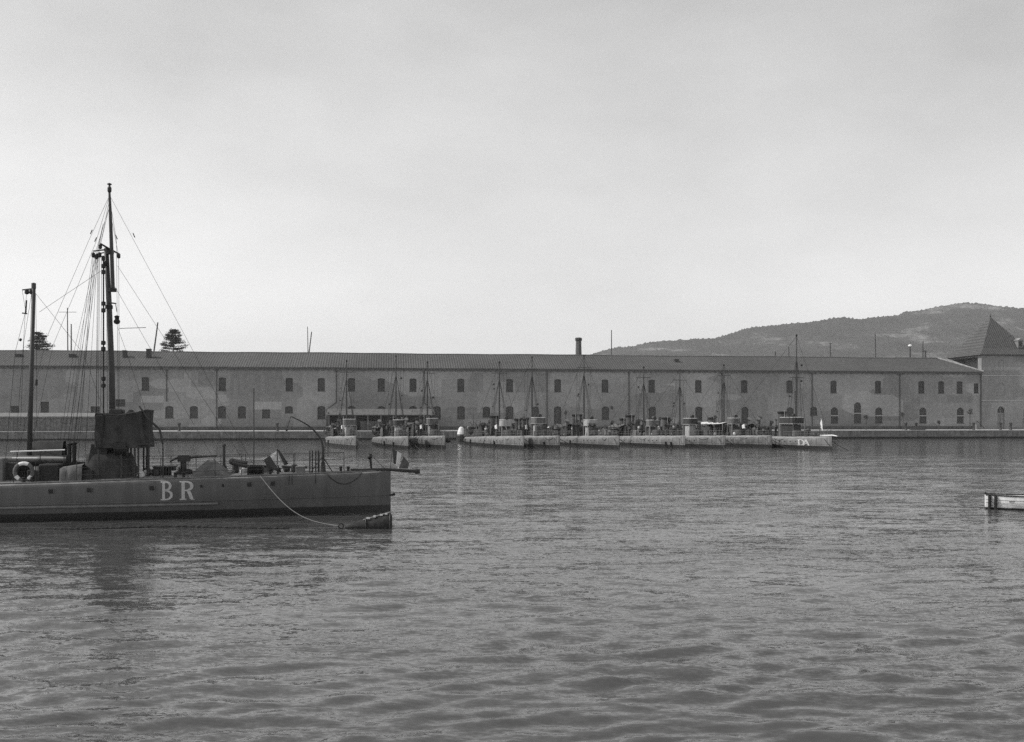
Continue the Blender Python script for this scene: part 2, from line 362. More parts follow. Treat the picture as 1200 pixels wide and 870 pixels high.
# ------------------------------------------------------------------ hill
def build_hill():
    prof = [(560, 470), (640, 432), (690, 415), (705, 410), (720, 406.5), (742, 404.5), (755, 401), (766, 399), (800, 397), (838, 395), (858, 389), (875, 383),
            (898, 381), (925, 378), (945, 376.5), (960, 374.5), (981, 370.6), (993, 371), (1006, 373), (1020, 371), (1036, 369.4), (1052, 368),
            (1061, 364), (1080, 362), (1098, 358), (1114, 355), (1128, 353.3), (1151, 355), (1188, 359.5), (1220, 362), (1300, 372), (1450, 395), (1700, 430), (1900, 470)]
    YR = 2600.0
    px = np.array([p[0] for p in prof]); py = np.array([p[1] for p in prof])
    cols = np.linspace(560, 1900, 900); rows = np.linspace(1500, 3700, 150)
    H = CAMH + (HOR - np.interp(cols, px, py)) / FPX * YR
    Xc = (cols - CX) / FPX * YR
    X, Y = np.meshgrid(Xc, rows)
    t = np.where(Y < YR, np.clip((Y - 1500) / (YR - 1500), 0, 1), np.clip((3700 - Y) / (3700 - YR), 0, 1))
    f = np.where(Y < YR, t ** 0.9 * 1.0, t ** 0.8)
    # gullies that run down the slope
    def fbm(x, y, seed, octs=5):
        r = np.random.default_rng(seed); out = 0; a = 1.0; fr = 1.0
        for _ in range(octs):
            for _ in range(3):
                th = r.uniform(0, 2 * math.pi); out = out + a * np.sin(fr * (x * math.cos(th) + y * math.sin(th)) + r.uniform(0, 6.28) + 0.7 * np.sin(fr * 0.7 * (x * math.sin(th) - y * math.cos(th))))
            a *= 0.52; fr *= 1.97
        return out / 4
    g = fbm(X / 95, Y / 260, 3)
    w = np.sin(np.pi * np.clip(t, 0, 1))
    Z = H[None, :] * f * (1 - 0.10 * w) + g * 9 * w
    tree = rng.random(Z.shape) ** 3 * 4.5
    Z = Z + tree * (t > 0.15) - 3.0
    Z = np.where(t < 0.01, -5, Z)
    mb = MB(); me = bpy.data.meshes.new('hill')
    co = np.stack([X, Y, np.maximum(Z, -5)], -1).reshape(-1, 3)
    a, b = X.shape; idx = np.arange(a * b).reshape(a, b)
    fs = np.stack([idx[:-1, :-1], idx[:-1, 1:], idx[1:, 1:], idx[1:, :-1]], -1).reshape(-1, 4)
    me.from_pydata(co.tolist(), [], fs.tolist()); me.polygons.foreach_set('use_smooth', [True] * len(me.polygons)); me.update()
    m = bpy.data.materials.new('scrub and limestone'); m.use_nodes = True; nt = m.node_tree; N = nt.nodes.new; L = nt.links.new
    bs = nt.nodes['Principled BSDF']; bs.inputs['Roughness'].default_value = 0.95; bs.inputs['Specular IOR Level'].default_value = 0.05
    tc = N("ShaderNodeTexCoord")
    n1 = N("ShaderNodeTexNoise"); n1.inputs['Scale'].default_value = 0.006; n1.inputs['Detail'].default_value = 9; n1.inputs['Roughness'].default_value = 0.68
    mp = N("ShaderNodeMapping"); mp.inputs['Scale'].default_value = (1, 0.8, 3.0); L(tc.outputs['Object'], mp.inputs[0]); L(mp.outputs[0], n1.inputs['Vector'])
    n2 = N("ShaderNodeTexNoise"); n2.inputs['Scale'].default_value = 0.09; n2.inputs['Detail'].default_value = 4; L(tc.outputs['Object'], n2.inputs['Vector'])
    cr = N("ShaderNodeValToRGB"); L(n1.outputs['Fac'], cr.inputs[0])
    e = cr.color_ramp.elements; e[0].position = 0.42; e[0].color = (.04,) * 3 + (1,); e[1].position = 0.70; e[1].color = (.27,) * 3 + (1,)
    x = cr.color_ramp.elements.new(0.56); x.color = (.06,) * 3 + (1,)
    mr = N("ShaderNodeMapRange"); mr.inputs[1].default_value = .35; mr.inputs[2].default_value = .65; mr.inputs[3].default_value = .82; mr.inputs[4].default_value = 1.15; L(n2.outputs['Fac'], mr.inputs[0])
    mu = N("ShaderNodeVectorMath"); mu.operation = 'SCALE'; L(cr.outputs[0], mu.inputs[0]); L(mr.outputs[0], mu.inputs['Scale']); L(mu.outputs[0], bs.inputs['Base Color'])
    me.materials.append(m)
    o = bpy.data.objects.new('hill', me); col.objects.link(o); o['kind'] = 'structure'
build_hill()

# ------------------------------------------------------------------ haze
hz = MB(); hz.box(-4200, 4200, -300, 5200, -8, 420)
def haze_mat():
    m = bpy.data.materials.new('sea air'); m.use_nodes = True; nt = m.node_tree; nt.nodes.clear()
    o_ = nt.nodes.new("ShaderNodeOutputMaterial"); v = nt.nodes.new("ShaderNodeVolumePrincipled")
    v.inputs['Color'].default_value = (0.9, 0.9, 0.9, 1); v.inputs['Density'].default_value = HAZE; v.inputs['Anisotropy'].default_value = 0.3
    nt.links.new(v.outputs[0], o_.inputs['Volume']); return m
HAZE = 0.00016
o = hz.build('haze', haze_mat()); o['kind'] = 'stuff'

# ------------------------------------------------------------------ warehouse
def wall_band(mb, u0, u1, z0, z1, wins, y=0.0, depth=0.38, arch=True):
    """wins: (uc, w, zb, zt, rise) sorted; leaves real openings with reveals"""
    cur = u0
    for uc, w, zb, zt, rise in sorted(wins):
        a, b = uc - w / 2, uc + w / 2
        mb.add([(cur, y, z0), (a, y, z0), (a, y, z1), (cur, y, z1)], [(0, 1, 2, 3)])
        mb.add([(a, y, z0), (b, y, z0), (b, y, zb), (a, y, zb)], [(0, 1, 2, 3)])
        n = 6; pts = []
        for i in range(n + 1):
            t = i / n; pts.append((a + (b - a) * t, zt - rise + rise * math.sin(math.pi * t) ** 0.8 if rise else zt))
        for i in range(n):
            (p, q_), (r_, s_) = pts[i], pts[i + 1]
            mb.add([(p, y, q_), (r_, y, s_), (r_, y, z1), (p, y, z1)], [(0, 1, 2, 3)])
            mb.add([(p, y, q_), (r_, y, s_), (r_, y + depth, s_), (p, y + depth, q_)], [(3, 2, 1, 0)])
        zs = pts[0][1]
        mb.add([(a, y, zb), (a, y + depth, zb), (a, y + depth, zs), (a, y, zs)], [(0, 1, 2, 3)])
        mb.add([(b, y, zb), (b, y, zs), (b, y + depth, zs), (b, y + depth, zb)], [(0, 1, 2, 3)])
        mb.add([(a, y, zb), (b, y, zb), (b, y + depth, zb), (a, y + depth, zb)], [(0, 1, 2, 3)])
        cur = b
    mb.add([(cur, y, z0), (u1, y, z0), (u1, y, z1), (cur, y, z1)], [(0, 1, 2, 3)])

def add_window(parent, uc, w, zb, zt, rise, style='shutter', y=0.0, depth=0.38, F=None):
    f = MB(); t = 0.07; yy = y + depth - 0.12
    f.box(uc - w/2 + .001, uc - w/2 + t, yy, yy + .1, zb, zt - rise); f.box(uc + w/2 - t, uc + w/2 - .001, yy, yy + .1, zb, zt - rise)
    f.box(uc - w/2 + t, uc + w/2 - t, yy, yy + .1, zb, zb + t)
    f.box(uc - 0.035, uc + 0.035, yy + .003, yy + .09, zb + t, zt - 0.02)
    f.box(uc - w/2 - 0.08, uc + w/2 + 0.08, y - 0.06, y + 0.0, zb - 0.14, zb - 0.003)          # sill
    nb = max(2, int((zt - zb) / 0.9))
    for i in range(1, nb):
        z = zb + (zt - zb) * i / nb; f.box(uc - w/2 + t, uc + w/2 - t, yy + .002, yy + .085, z - 0.025, z + 0.025)
    o = f.build('window', M['frame'], parent)
    p = MB(); p.box(uc - w/2 - .02, uc + w/2 + .02, yy + .05, yy + .07, zb - .02, zt + .02)
    p.build('pane', M['glass'] if style == 'glass' else M['shutter'], o)
    if style == 'transom':
        b_ = MB(); zc = zb + (zt - zb) * 0.47; b_.box(uc - w/2 - .05, uc + w/2 + .05, y - .05, y + .3, zc - .13, zc + .13); b_.build('transom_bar', M['pale_frame'], o)
    return o

def warehouse():
    root = frame_empty('warehouse', WF)
    tag(root, 'long two storey plastered naval warehouse with tiled roof along the far quay', 'warehouse')
    U0, U1 = -60.0, wu(1150)
    EZ, RZ, DP = 16.8, 21.1, 21.0
    up = [170.4, 260.4, 339, 376.5, 412, 446.8, 484, 540, 597.3, 653.5, 709, 763.7, 818.4, 872.2, 925.3, 976.9, 1029, 1079.8, 1103, 1124.6]
    upw = [(wu(x), 1.68, 11.3, 14.45, 0.18) for x in up] + [(wu(1144), 1.35, 11.4, 13.9, 0.0), (wu(-20), 1.68, 11.3, 14.45, .18)]
    lowdata = [(17.5, 5.6, 7.6, 0), (52.4, 5.4, 8.6, 0), (198.4, 4.8, 7.65, .35), (227.2, 4.8, 7.65, .35), (260, 4.8, 7.65, .35), (283.4, 4.8, 7.65, .35), (311.8, 4.8, 7.65, .35),
               (338.6, 6.0, 7.65, .3), (376.6, 4.6, 7.7, .35), (412, 4.6, 7.7, .35), (446.8, 4.6, 7.7, .4), (484, 4.6, 7.7, .4), (512, 4.6, 7.7, .35), (540.3, 4.6, 7.7, .3),
               (570, 5.0, 7.6, .3), (597.3, 4.6, 7.7, .35), (627, 4.6, 7.6, .3), (653.5, 3.4, 7.7, .35), (709.5, 4.4, 7.7, .4), (764.5, 4.2, 7.7, .35), (819, 4.2, 7.7, .35),
               (873, 3.6, 7.7, .55), (926, 3.5, 7.6, .6), (953.6, 5.5, 7.7, .4)]
    loww = [(wu(x), 1.85, a, b, r) for x, a, b, r in lowdata]
    trans = [(978, 3.5, 7.6), (1029.9, 3.5, 7.6), (1081.6, 3.5, 7.6), (1125.5, 3.5, 7.6), (1005, 3.5, 8.9)]
    trw = [(wu(x), 1.95, a, b, .65) for x, a, b in trans]
    odd = [(wu(111.6), 2.1, 5.8, 7.5, 0), (wu(141), 2.2, 7.6, 9.2, 0)]
    w = MB()
    wall_band(w, U0, U1, QZ - 0.3, 10.2, loww + trw + odd)
    wall_band(w, U0, U1, 10.2, EZ, upw)
    w.add([(U0, 0, QZ - .3), (U0, DP, QZ - .3), (U0, DP, EZ), (U0, 0, EZ)], [(3, 2, 1, 0)])
    w.add([(U1, 0, QZ - .3), (U1, DP, QZ - .3), (U1, DP, EZ), (U1, 0, EZ)], [(0, 1, 2, 3)])
    w.add([(U0, DP, QZ - .3), (U1, DP, QZ - .3), (U1, DP, EZ), (U0, DP, EZ)], [(3, 2, 1, 0)])
    w.build('wall', M['plaster'], root)
    b_ = MB(); b_.box(U0, U1, 0.5, 0.52, QZ, EZ - .1); b_.build('dark_interior', M['black'], root)
    for a in upw: add_window(root, *a, style='shutter' if random.random() < .6 else 'glass')
    for a in loww + odd: add_window(root, *a, style='shutter' if random.random() < .6 else 'glass')
    for a in trw: add_window(root, *a, style='transom')
    # plinth, string course, cornice
    s = MB(); s.box(U0, U1 - .05, -0.12, -0.003, QZ - .3, QZ + 0.85); s.build('plinth', mat('damp plinth', 0.09, 0.9, 0.3, 0.7, .2), root)
    c = MB(); c.box(U0, U1, -0.32, -0.003, EZ - 0.42, EZ - 0.12); c.box(U0, U1, -0.62, -0.003, EZ - 0.117, EZ + 0.06)
    u = U0 + 1
    while u < U1: c.box(u, u + .22, -.5, -.003, EZ - .62, EZ - .423); u += 1.4
    c.build('cornice', M['cornice'], root)
    # roof with a hipped right end
    hu = wu(1119.5) + 1.2
    sag = lambda u_: 0.05 * math.sin(u_ * 0.11) + 0.035 * math.sin(u_ * 0.37 + 1)
    us = list(np.linspace(U0 - .4, hu, 90)); r = MB()
    ey, ez = -0.75, EZ - 0.02
    by, bz = DP + .75, EZ - .02
    F_ = [[(u_, ey, ez + .2 + 0.4 * sag(u_)), (u_, 4.8, (ez + .2 + RZ) / 2 + .03 + 0.5 * sag(u_)), (u_, 10.4, RZ + sag(u_)), (u_, 16, (ez + .2 + RZ) / 2), (u_, by, bz + .2)] for u_ in us]
    r.grid(F_)
    r.add([(hu, ey, ez + .2 + .4 * sag(hu)), (U1 + .2, ey, ez + .2), (hu, 10.4, RZ + sag(hu)), (U1 + .2, by, bz + .2), (hu, by, bz + .2)], [(0, 1, 2), (1, 3, 2), (2, 3, 4)])
    # tile edge thickness
    r.add([(U0 - .4, ey, ez + .02), (U1 + .2, ey, ez + .02), (U1 + .2, ey, ez + .2), (U0 - .4, ey, ez + .2)], [(0, 1, 2, 3)])
    r.build('roof', M['tiles'], root)
    rt = MB(); rt.tube([(u_, 10.4, RZ + .06 + sag(u_)) for u_ in us], 0.14, 6)
    rt.build('ridge_tiles', M['cornice'], root)
    rt = MB(); rt.tube([(hu, 10.4, RZ + .1 + sag(hu)), (U1 + .2, ey, ez + .3)], 0.2, 6); rt.tube([(hu + 1.6, 9.0, RZ - .2), (U1 + .1, 1.5, ez + .75)], .15, 6)
    rt.build('hip_tiles', mat('mortared hip tiles', .26, .9, .3, 1.2), root)
    # roof hatches and small chimneys
    for px, py, w_, h_ in ((85, 420, 1.3, .9), (146.5, 415.5, .8, .9), (174.6, 414.5, 1.0, 1.2), (22, 420, 1.2, .9), (792.5, 427, .9, 1.5), (757, 430, .5, .8)):
        p = WF.loc(px, py, 6.0); m_ = MB(); m_.cbox(p.x - w_/2, p.x + w_/2, 5.2, 6.6, 18.4, p.z + h_/2 + .4, .04); m_.box(p.x - w_/2 - .1, p.x + w_/2 + .1, 5.1, 6.7, p.z + h_/2 + .403, p.z + h_/2 + .5)
        m_.build('roof_hatch', M['dark'], root)
    # downpipes
    def pipe(px, pts=None, z0=QZ, bend=None):
        u_ = wu(px); m_ = MB(); P = [(u_, -.15, EZ - .42)]
        if bend:
            P += [(u_, -.15, bend[0]), (u_ + bend[1], -.15, bend[2]), (u_ + bend[1], -.15, QZ + .1)]
        else: P += [(u_, -.15, z0 + .1)]
        m_.tube(P, .11, 6); m_.box(u_ - .2, u_ + .2, -.34, -.04, EZ - .9, EZ - .43)
        m_.build('downpipe', M['pipe'], root)
    pipe(195.4, z0=8.6)
    pipe(254); pipe(394.3, bend=(8.6, -2.3, 6.9)); pipe(497, bend=(8.6, 1.8, 6.9)); pipe(641); pipe(737); pipe(846); pipe(951.6); pipe(1054.3); pipe(1149)
    # patches of newer and older render, kept thin
    pm = [mat('older render', 0.19, .9, .15, .8, .1), mat('newer render', 0.31, .9, .12, .8, .1)]
    for k, (x0, y0, x1, y1) in enumerate(((270, 432, 331, 464), (551, 437.5, 566, 459), (1060, 463, 1078, 475), (604, 438, 642, 460), (1110, 464, 1140, 472), (232, 436, 252, 452))):
        a = WF.loc(x0, y1, -.004); b2 = WF.loc(x1, y0, -.004)
        m_ = MB(); n = 14; P = []
        for i in range(n + 1):
            t = i / n; uu = a.x + (b2.x - a.x) * t
            P.append([(uu, -.004, a.z + random.uniform(-.15, .15)), (uu, -.004, b2.z + random.uniform(-.15, .15))])
        m_.grid(P); m_.build('render_patch', pm[0], root)
    for (x0, y0, x1, y1) in ((781, 449.5, 791, 452), (255, 463, 266, 471), (165, 464, 192, 472), (297, 471, 330, 480)):
        a = WF.loc(x0, y1, -.006); b2 = WF.loc(x1, y0, -.006)
        m_ = MB(); m_.add([(a.x, -.006, a.z), (b2.x, -.006, a.z), (b2.x, -.006, b2.z), (a.x, -.006, b2.z)], [(0, 1, 2, 3)]); m_.build('render_patch', pm[1], root)
    return root
warehouse()

def tower():
    u0 = wu(1150.0); W = 15.0; EZ = 21.5; F = WF
    root = empty('corner_tower', (F.o.x + F.c * u0, F.o.y + F.s * u0, 0), F.rz)
    tag(root, 'square corner tower with steep pyramid tiled roof at right end of the warehouse', 'tower')
    m = MB(); x0, x1, y0, y1 = 0.05, W, -0.02, W
    duc = 2.85; bl = [(duc, 1.5, 12.3, 14.6, .8)]
    # front wall in three bands with door, blind arch and niche
    def loc(px, py): return (WF.loc(px, py, 0).x - u0, WF.loc(px, py, 0).z)
    dc = loc(1173, 490)[0]
    wall_band(m, x0, x1, QZ - .3, 9.5, [(dc, 2.0, QZ + .05, 7.9, .9), (dc + 7.4, 1.9, 3.6, 7.7, .8)], y=y0)
    wall_band(m, x0, x1, 9.5, 16.0, [(dc, 2.5, 10.6, 14.2, 1.0), (dc + 7.4, 2.5, 10.6, 14.2, 1.0)], y=y0, depth=.18)
    wall_band(m, x0, x1, 16.0, EZ, [(dc, 1.7, 17.2, 20.2, .6), (dc + 7.4, 1.7, 17.2, 20.2, .6)], y=y0, depth=.18)
    m.add([(x1, y0, QZ - .3), (x1, y1, QZ - .3), (x1, y1, EZ), (x1, y0, EZ)], [(0, 1, 2, 3)])
    m.add([(x0, y1, QZ - .3), (x1, y1, QZ - .3), (x1, y1, EZ), (x0, y1, EZ)], [(3, 2, 1, 0)])
    # left wall with a deep loggia opening above the warehouse roof
    zo0, zo1 = 17.0, 21.0
    for (a, b, c, d) in ((y0, y1, QZ - .3, zo0), (y0, 1.6, zo0, EZ), (13.4, y1, zo0, EZ), (1.6, 13.4, zo1, EZ)):
        m.add([(x0, a, c), (x0, b, c), (x0, b, d), (x0, a, d)], [(3, 2, 1, 0)])
    m.add([(x0, 1.6, zo0), (x0, 13.4, zo0), (3.2, 13.4, zo0), (3.2, 1.6, zo0)], [(0, 1, 2, 3)])
    m.add([(x0, 1.6, zo1), (x0, 13.4, zo1), (3.2, 13.4, zo1), (3.2, 1.6, zo1)], [(3, 2, 1, 0)])
    m.add([(x0, 1.6, zo0), (3.2, 1.6, zo0), (3.2, 1.6, zo1), (x0, 1.6, zo1)], [(0, 1, 2, 3)])
    m.add([(x0, 13.4, zo0), (3.2, 13.4, zo0), (3.2, 13.4, zo1), (x0, 13.4, zo1)], [(3, 2, 1, 0)])
    m.add([(3.2, 1.6, zo0), (3.2, 13.4, zo0), (3.2, 13.4, zo1), (3.2, 1.6, zo1)], [(3, 2, 1, 0)])
    m.build('wall', M['plaster'], root)
    d = MB(); d.box(dc - 1.02, dc + 1.02, y0 + .30, y0 + .34, QZ, 6.0); d.box(dc - .04, dc + .04, y0 + .25, y0 + .29, QZ, 6.0); d.build('door', M['timber_pale'], root)
    d = MB(); d.box(dc - 1.02, dc + 1.02, y0 + .31, y0 + .35, 6.003, 8.0); fo = d.build('fanlight', M['glass'], root)
    d = MB(); d.box(dc - .04, dc + .04, y0 + .22, y0 + .28, 6.01, 7.85); d.box(dc - .95, dc + .95, y0 + .22, y0 + .279, 6.01, 6.16); d.build('glazing_bar', M['pale_frame'], fo)
    for uc, wd, zb, zt in ((dc, 2.5, 10.6, 14.2), (dc + 7.4, 2.5, 10.6, 14.2), (dc, 1.7, 17.2, 20.2), (dc + 7.4, 1.7, 17.2, 20.2)):
        d = MB(); d.box(uc - wd/2 - .05, uc + wd/2 + .05, y0 + .16, y0 + .2, zb - .05, zt + .05); d.build('blind_arch', M['plaster'], root)
    add_window(root, dc + 7.4, 1.9, 3.6, 7.7, .8, 'glass', y0)
    c = MB()
    for z in (9.4, 15.9): c.box(x0 - .06, x1 + .1, y0 - .1, y0 - .003, z, z + .22)
    c.build('string_course', mat('string course', .36, .85, .15, 1), root)
    c = MB(); c.box(x0 - .3, x1 + .3, y0 - .3, y0 - .003, EZ - .3, EZ); c.box(x0 - .3, x0 - .003, y0, y1 + .3, EZ - .3, EZ); c.build('cornice', M['cornice'], root)
    # door surround
    s = MB()
    for i in range(10):
        a, b = math.pi * i / 10, math.pi * (i + 1) / 10
        for r0, r1 in ((1.08, 1.35),):
            pts = [(dc - r0 * math.cos(a), y0 - .08, 7.0 + r0 * math.sin(a)), (dc - r1 * math.cos(a), y0 - .08, 7.0 + r1 * math.sin(a)), (dc - r1 * math.cos(b), y0 - .08, 7.0 + r1 * math.sin(b)), (dc - r0 * math.cos(b), y0 - .08, 7.0 + r0 * math.sin(b))]
            s.add(pts + [(p[0], y0 - .004, p[2]) for p in pts], [(0, 1, 2, 3), (0, 4, 5, 1), (2, 1, 5, 6), (3, 7, 4, 0), (3, 2, 6, 7)])
    s.build('door_surround', mat('door surround', .3, .85, .15, 1), root)
    # flared pyramid roof
    r = MB(); cx = cy = W / 2; AP = 32.3
    def ring(h, z): return [(cx - h, cy - h, z), (cx + h, cy - h, z), (cx + h, cy + h, z), (cx - h, cy + h, z)]
    v = ring(W/2 + .9, EZ - .05) + ring(W/2 + .85, EZ + .12) + ring(W/2 - 1.1, EZ + 1.75) + [(cx, cy, AP)]
    fs = [(3, 2, 1, 0)]
    for k in range(4):
        n_ = (k + 1) % 4
        fs += [(k, n_, 4 + n_, 4 + k), (4 + k, 4 + n_, 8 + n_, 8 + k), (8 + k, 8 + n_, 12)]
    r.add(v, fs); r.build('roof', M['tiles'], root)
    f = MB(); f.tube([(cx, cy, AP - .3), (cx, cy, AP + .9)], [.14, .03], 6); f.ball((cx, cy, AP + .2), .22); f.build('finial', M['dark'], root)
    # dormer on the front slope at the right
    px = loc(1184, 400)
    t = MB(); t.box(cx + 3.6, cx + 5.0, 1.0, 3.0, EZ + 2.0, EZ + 3.9); t.add([(cx+3.4,.8,EZ+3.9),(cx+5.2,.8,EZ+3.9),(cx+4.3,.8,EZ+4.6),(cx+3.4,4,EZ+3.9),(cx+5.2,4,EZ+3.9),(cx+4.3,4,EZ+4.6)],[(0,1,2),(0,2,5,3),(1,4,5,2)])
    dm = t.build('dormer', M['plaster'], root)
    t = MB(); t.box(cx + 3.9, cx + 4.7, .97, 1.0, EZ + 2.3, EZ + 3.7); t.build('dormer_window', M['glass'], dm)
tower()

# ------------------------------------------------------------------ behind the roof: chimney, poles, trees
def behind():
    p = at(678, 396, 275)
    root = empty('brick_chimney', (p.x, p.y, QZ)); tag(root, 'dark square brick chimney rising behind the warehouse roof ridge', 'chimney')
    h = p.z - QZ; m = MB(); m.lathe([(1.3, 0), (.78, h - 1.2), (.78, h - .9)], (0, 0, 0), 8); m.build('chimney_stack', M['brick'], root)
    m = MB(); m.lathe([(.9, h - .897), (.98, h - .6), (.98, h - .2), (.8, h)], (0, 0, 0), 8); m.build('chimney_cap', M['dark'], root)
    specs = [(79, 361, 79.5, .16, 'tall thin ship mast with crossbar behind the roof, right of the leftmost conifer', 366),
             (83.5, 380, 83.5, .2, 'short plain mast close beside the crossbarred mast behind the roof', None),
             (185, 378, 180, .24, 'thick leaning spar behind the roof left of the second conifer', None),
             (360.4, 383, 361, .13, 'upright thin mast of the pair crossing behind the roof above the low shed', None),
             (365.2, 389, 362, .18, 'leaning spar of the pair crossing behind the roof', None),
             (716.6, 387, 716.6, .16, 'lone thin mast behind the roof just right of the chimney', None),
             (908.5, 412, 908.5, .2, 'very short post showing over the roof in front of the hill', None),
             (924.5, 407, 924.5, .18, 'short post over the roof left of the tall boat mast', None),
             (973, 402, 973, .18, 'thin post over the roof right of the tall boat mast', 403),
             (1025.5, 391, 1026, .16, 'tallest thin post over the roof in front of the hill', None),
             (1081.6, 400, 1081.6, .18, 'thin post with a stub beside it over the right part of the roof', None),
             (1084.4, 411, 1084.4, .3, 'thick short stub beside a thin post over the roof', 411.5)]
    for i, (tx, ty, bx, r, lab, cross) in enumerate(specs):
        Y = 285 + 4 * (i % 3); b = at(bx, 415, Y); t = at(tx, ty, Y)
        slope = (t.x - b.x) / max(t.z - b.z, .1); base = Vector((b.x - slope * (b.z - QZ), Y, QZ))
        root = empty('ship_mast', base); tag(root, lab, 'mast', 'masts and posts standing behind the warehouse')
        m = MB(); m.tube([(0, 0, 0), tuple(t - base)], [r * 1.5, r * .8], 6); m.build('pole', M['wood'], root)
        if cross:
            zc = at(tx, cross, Y).z - QZ; m = MB(); xx = slope * zc
            w_ = 2.6 if i == 0 else .55
            m.tube([(xx - w_, 0, zc), (xx + w_, 0, zc)], .07, 5); m.build('crossbar', M['wood'], root)
    # pale cowl on a short post
    p = at(1066.5, 405, 285); root = empty('roof_ventilator', (p.x, p.y, QZ)); tag(root, 'short post topped with a pale cowl above the roof before the hill', 'ventilator')
    h = p.z - QZ; m = MB(); m.tube([(0, 0, 0), (0, 0, h - .4)], .22, 6); m.build('post', M['wood'], root)
    m = MB(); m.lathe([(.25, h - .4), (.6, h - .2), (.5, h + .1), (.2, h + .3)], (0, 0, 0), 10); m.build('cowl', M['white'], root)
behind()

def leaf_cloud(mb, centers, n, size, spread):
    for _ in range(n):
        c = centers[random.randrange(len(centers))]
        p = Vector(c) + Vector((random.gauss(0, spread[0]), random.gauss(0, spread[1]), random.gauss(0, spread[2])))
        a = Vector((random.gauss(0, 1), random.gauss(0, 1), random.gauss(0, .6))).normalized() * size * random.uniform(.6, 1.4)
        b = a.cross(Vector((random.gauss(0, 1), random.gauss(0, 1), random.gauss(0, 1)))).normalized() * size * random.uniform(.3, .7)
        mb.add([p - a, p + b, p + a, p - b], [(0, 1, 2, 3)])
def conifer(px, top, Y, halfw, label):
    t = at(px, top, Y); root = empty('conifer_tree', (t.x, Y, QZ)); tag(root, label, 'tree', 'conifers behind the warehouse')
    H = t.z - QZ; m = MB(); m.tube([(0, 0, 0), (.1, 0, H * .5), (0, 0, H * .97)], [.5, .3, .06], 7)
    c = MB(); z = H * .45; s = Y / FPX
    while z < H - .3:
        f = (H - z) / (H * .55); L_ = (0.5 + halfw * min(1, f * 3.2)) * random.uniform(.8, 1.1)
        for k in range(7):
            a = random.uniform(0, 6.28); l = L_ * random.uniform(.6, 1.15)
            e = Vector((math.cos(a) * l, math.sin(a) * l, z + .15 * l)); m.tube([(0, 0, z), e], [.07, .02], 4, False)
            ctr = [Vector((0, 0, z)).lerp(e, q_) for q_ in (.3, .5, .7, .85, 1)]
            leaf_cloud(c, ctr, 120, .17, (.32, .32, .17))
        z += random.uniform(.6, .95)
    m.build('trunk', M['trunk'], root); c.build('crown', M['leaf'], root)
conifer(203, 385, 272, 3.1, 'dark tiered conifer behind the roof, right of the leaning spar')
conifer(46, 389, 272, 3.4, 'dark conifer behind the roof at far left, beside the slanting pole mast')

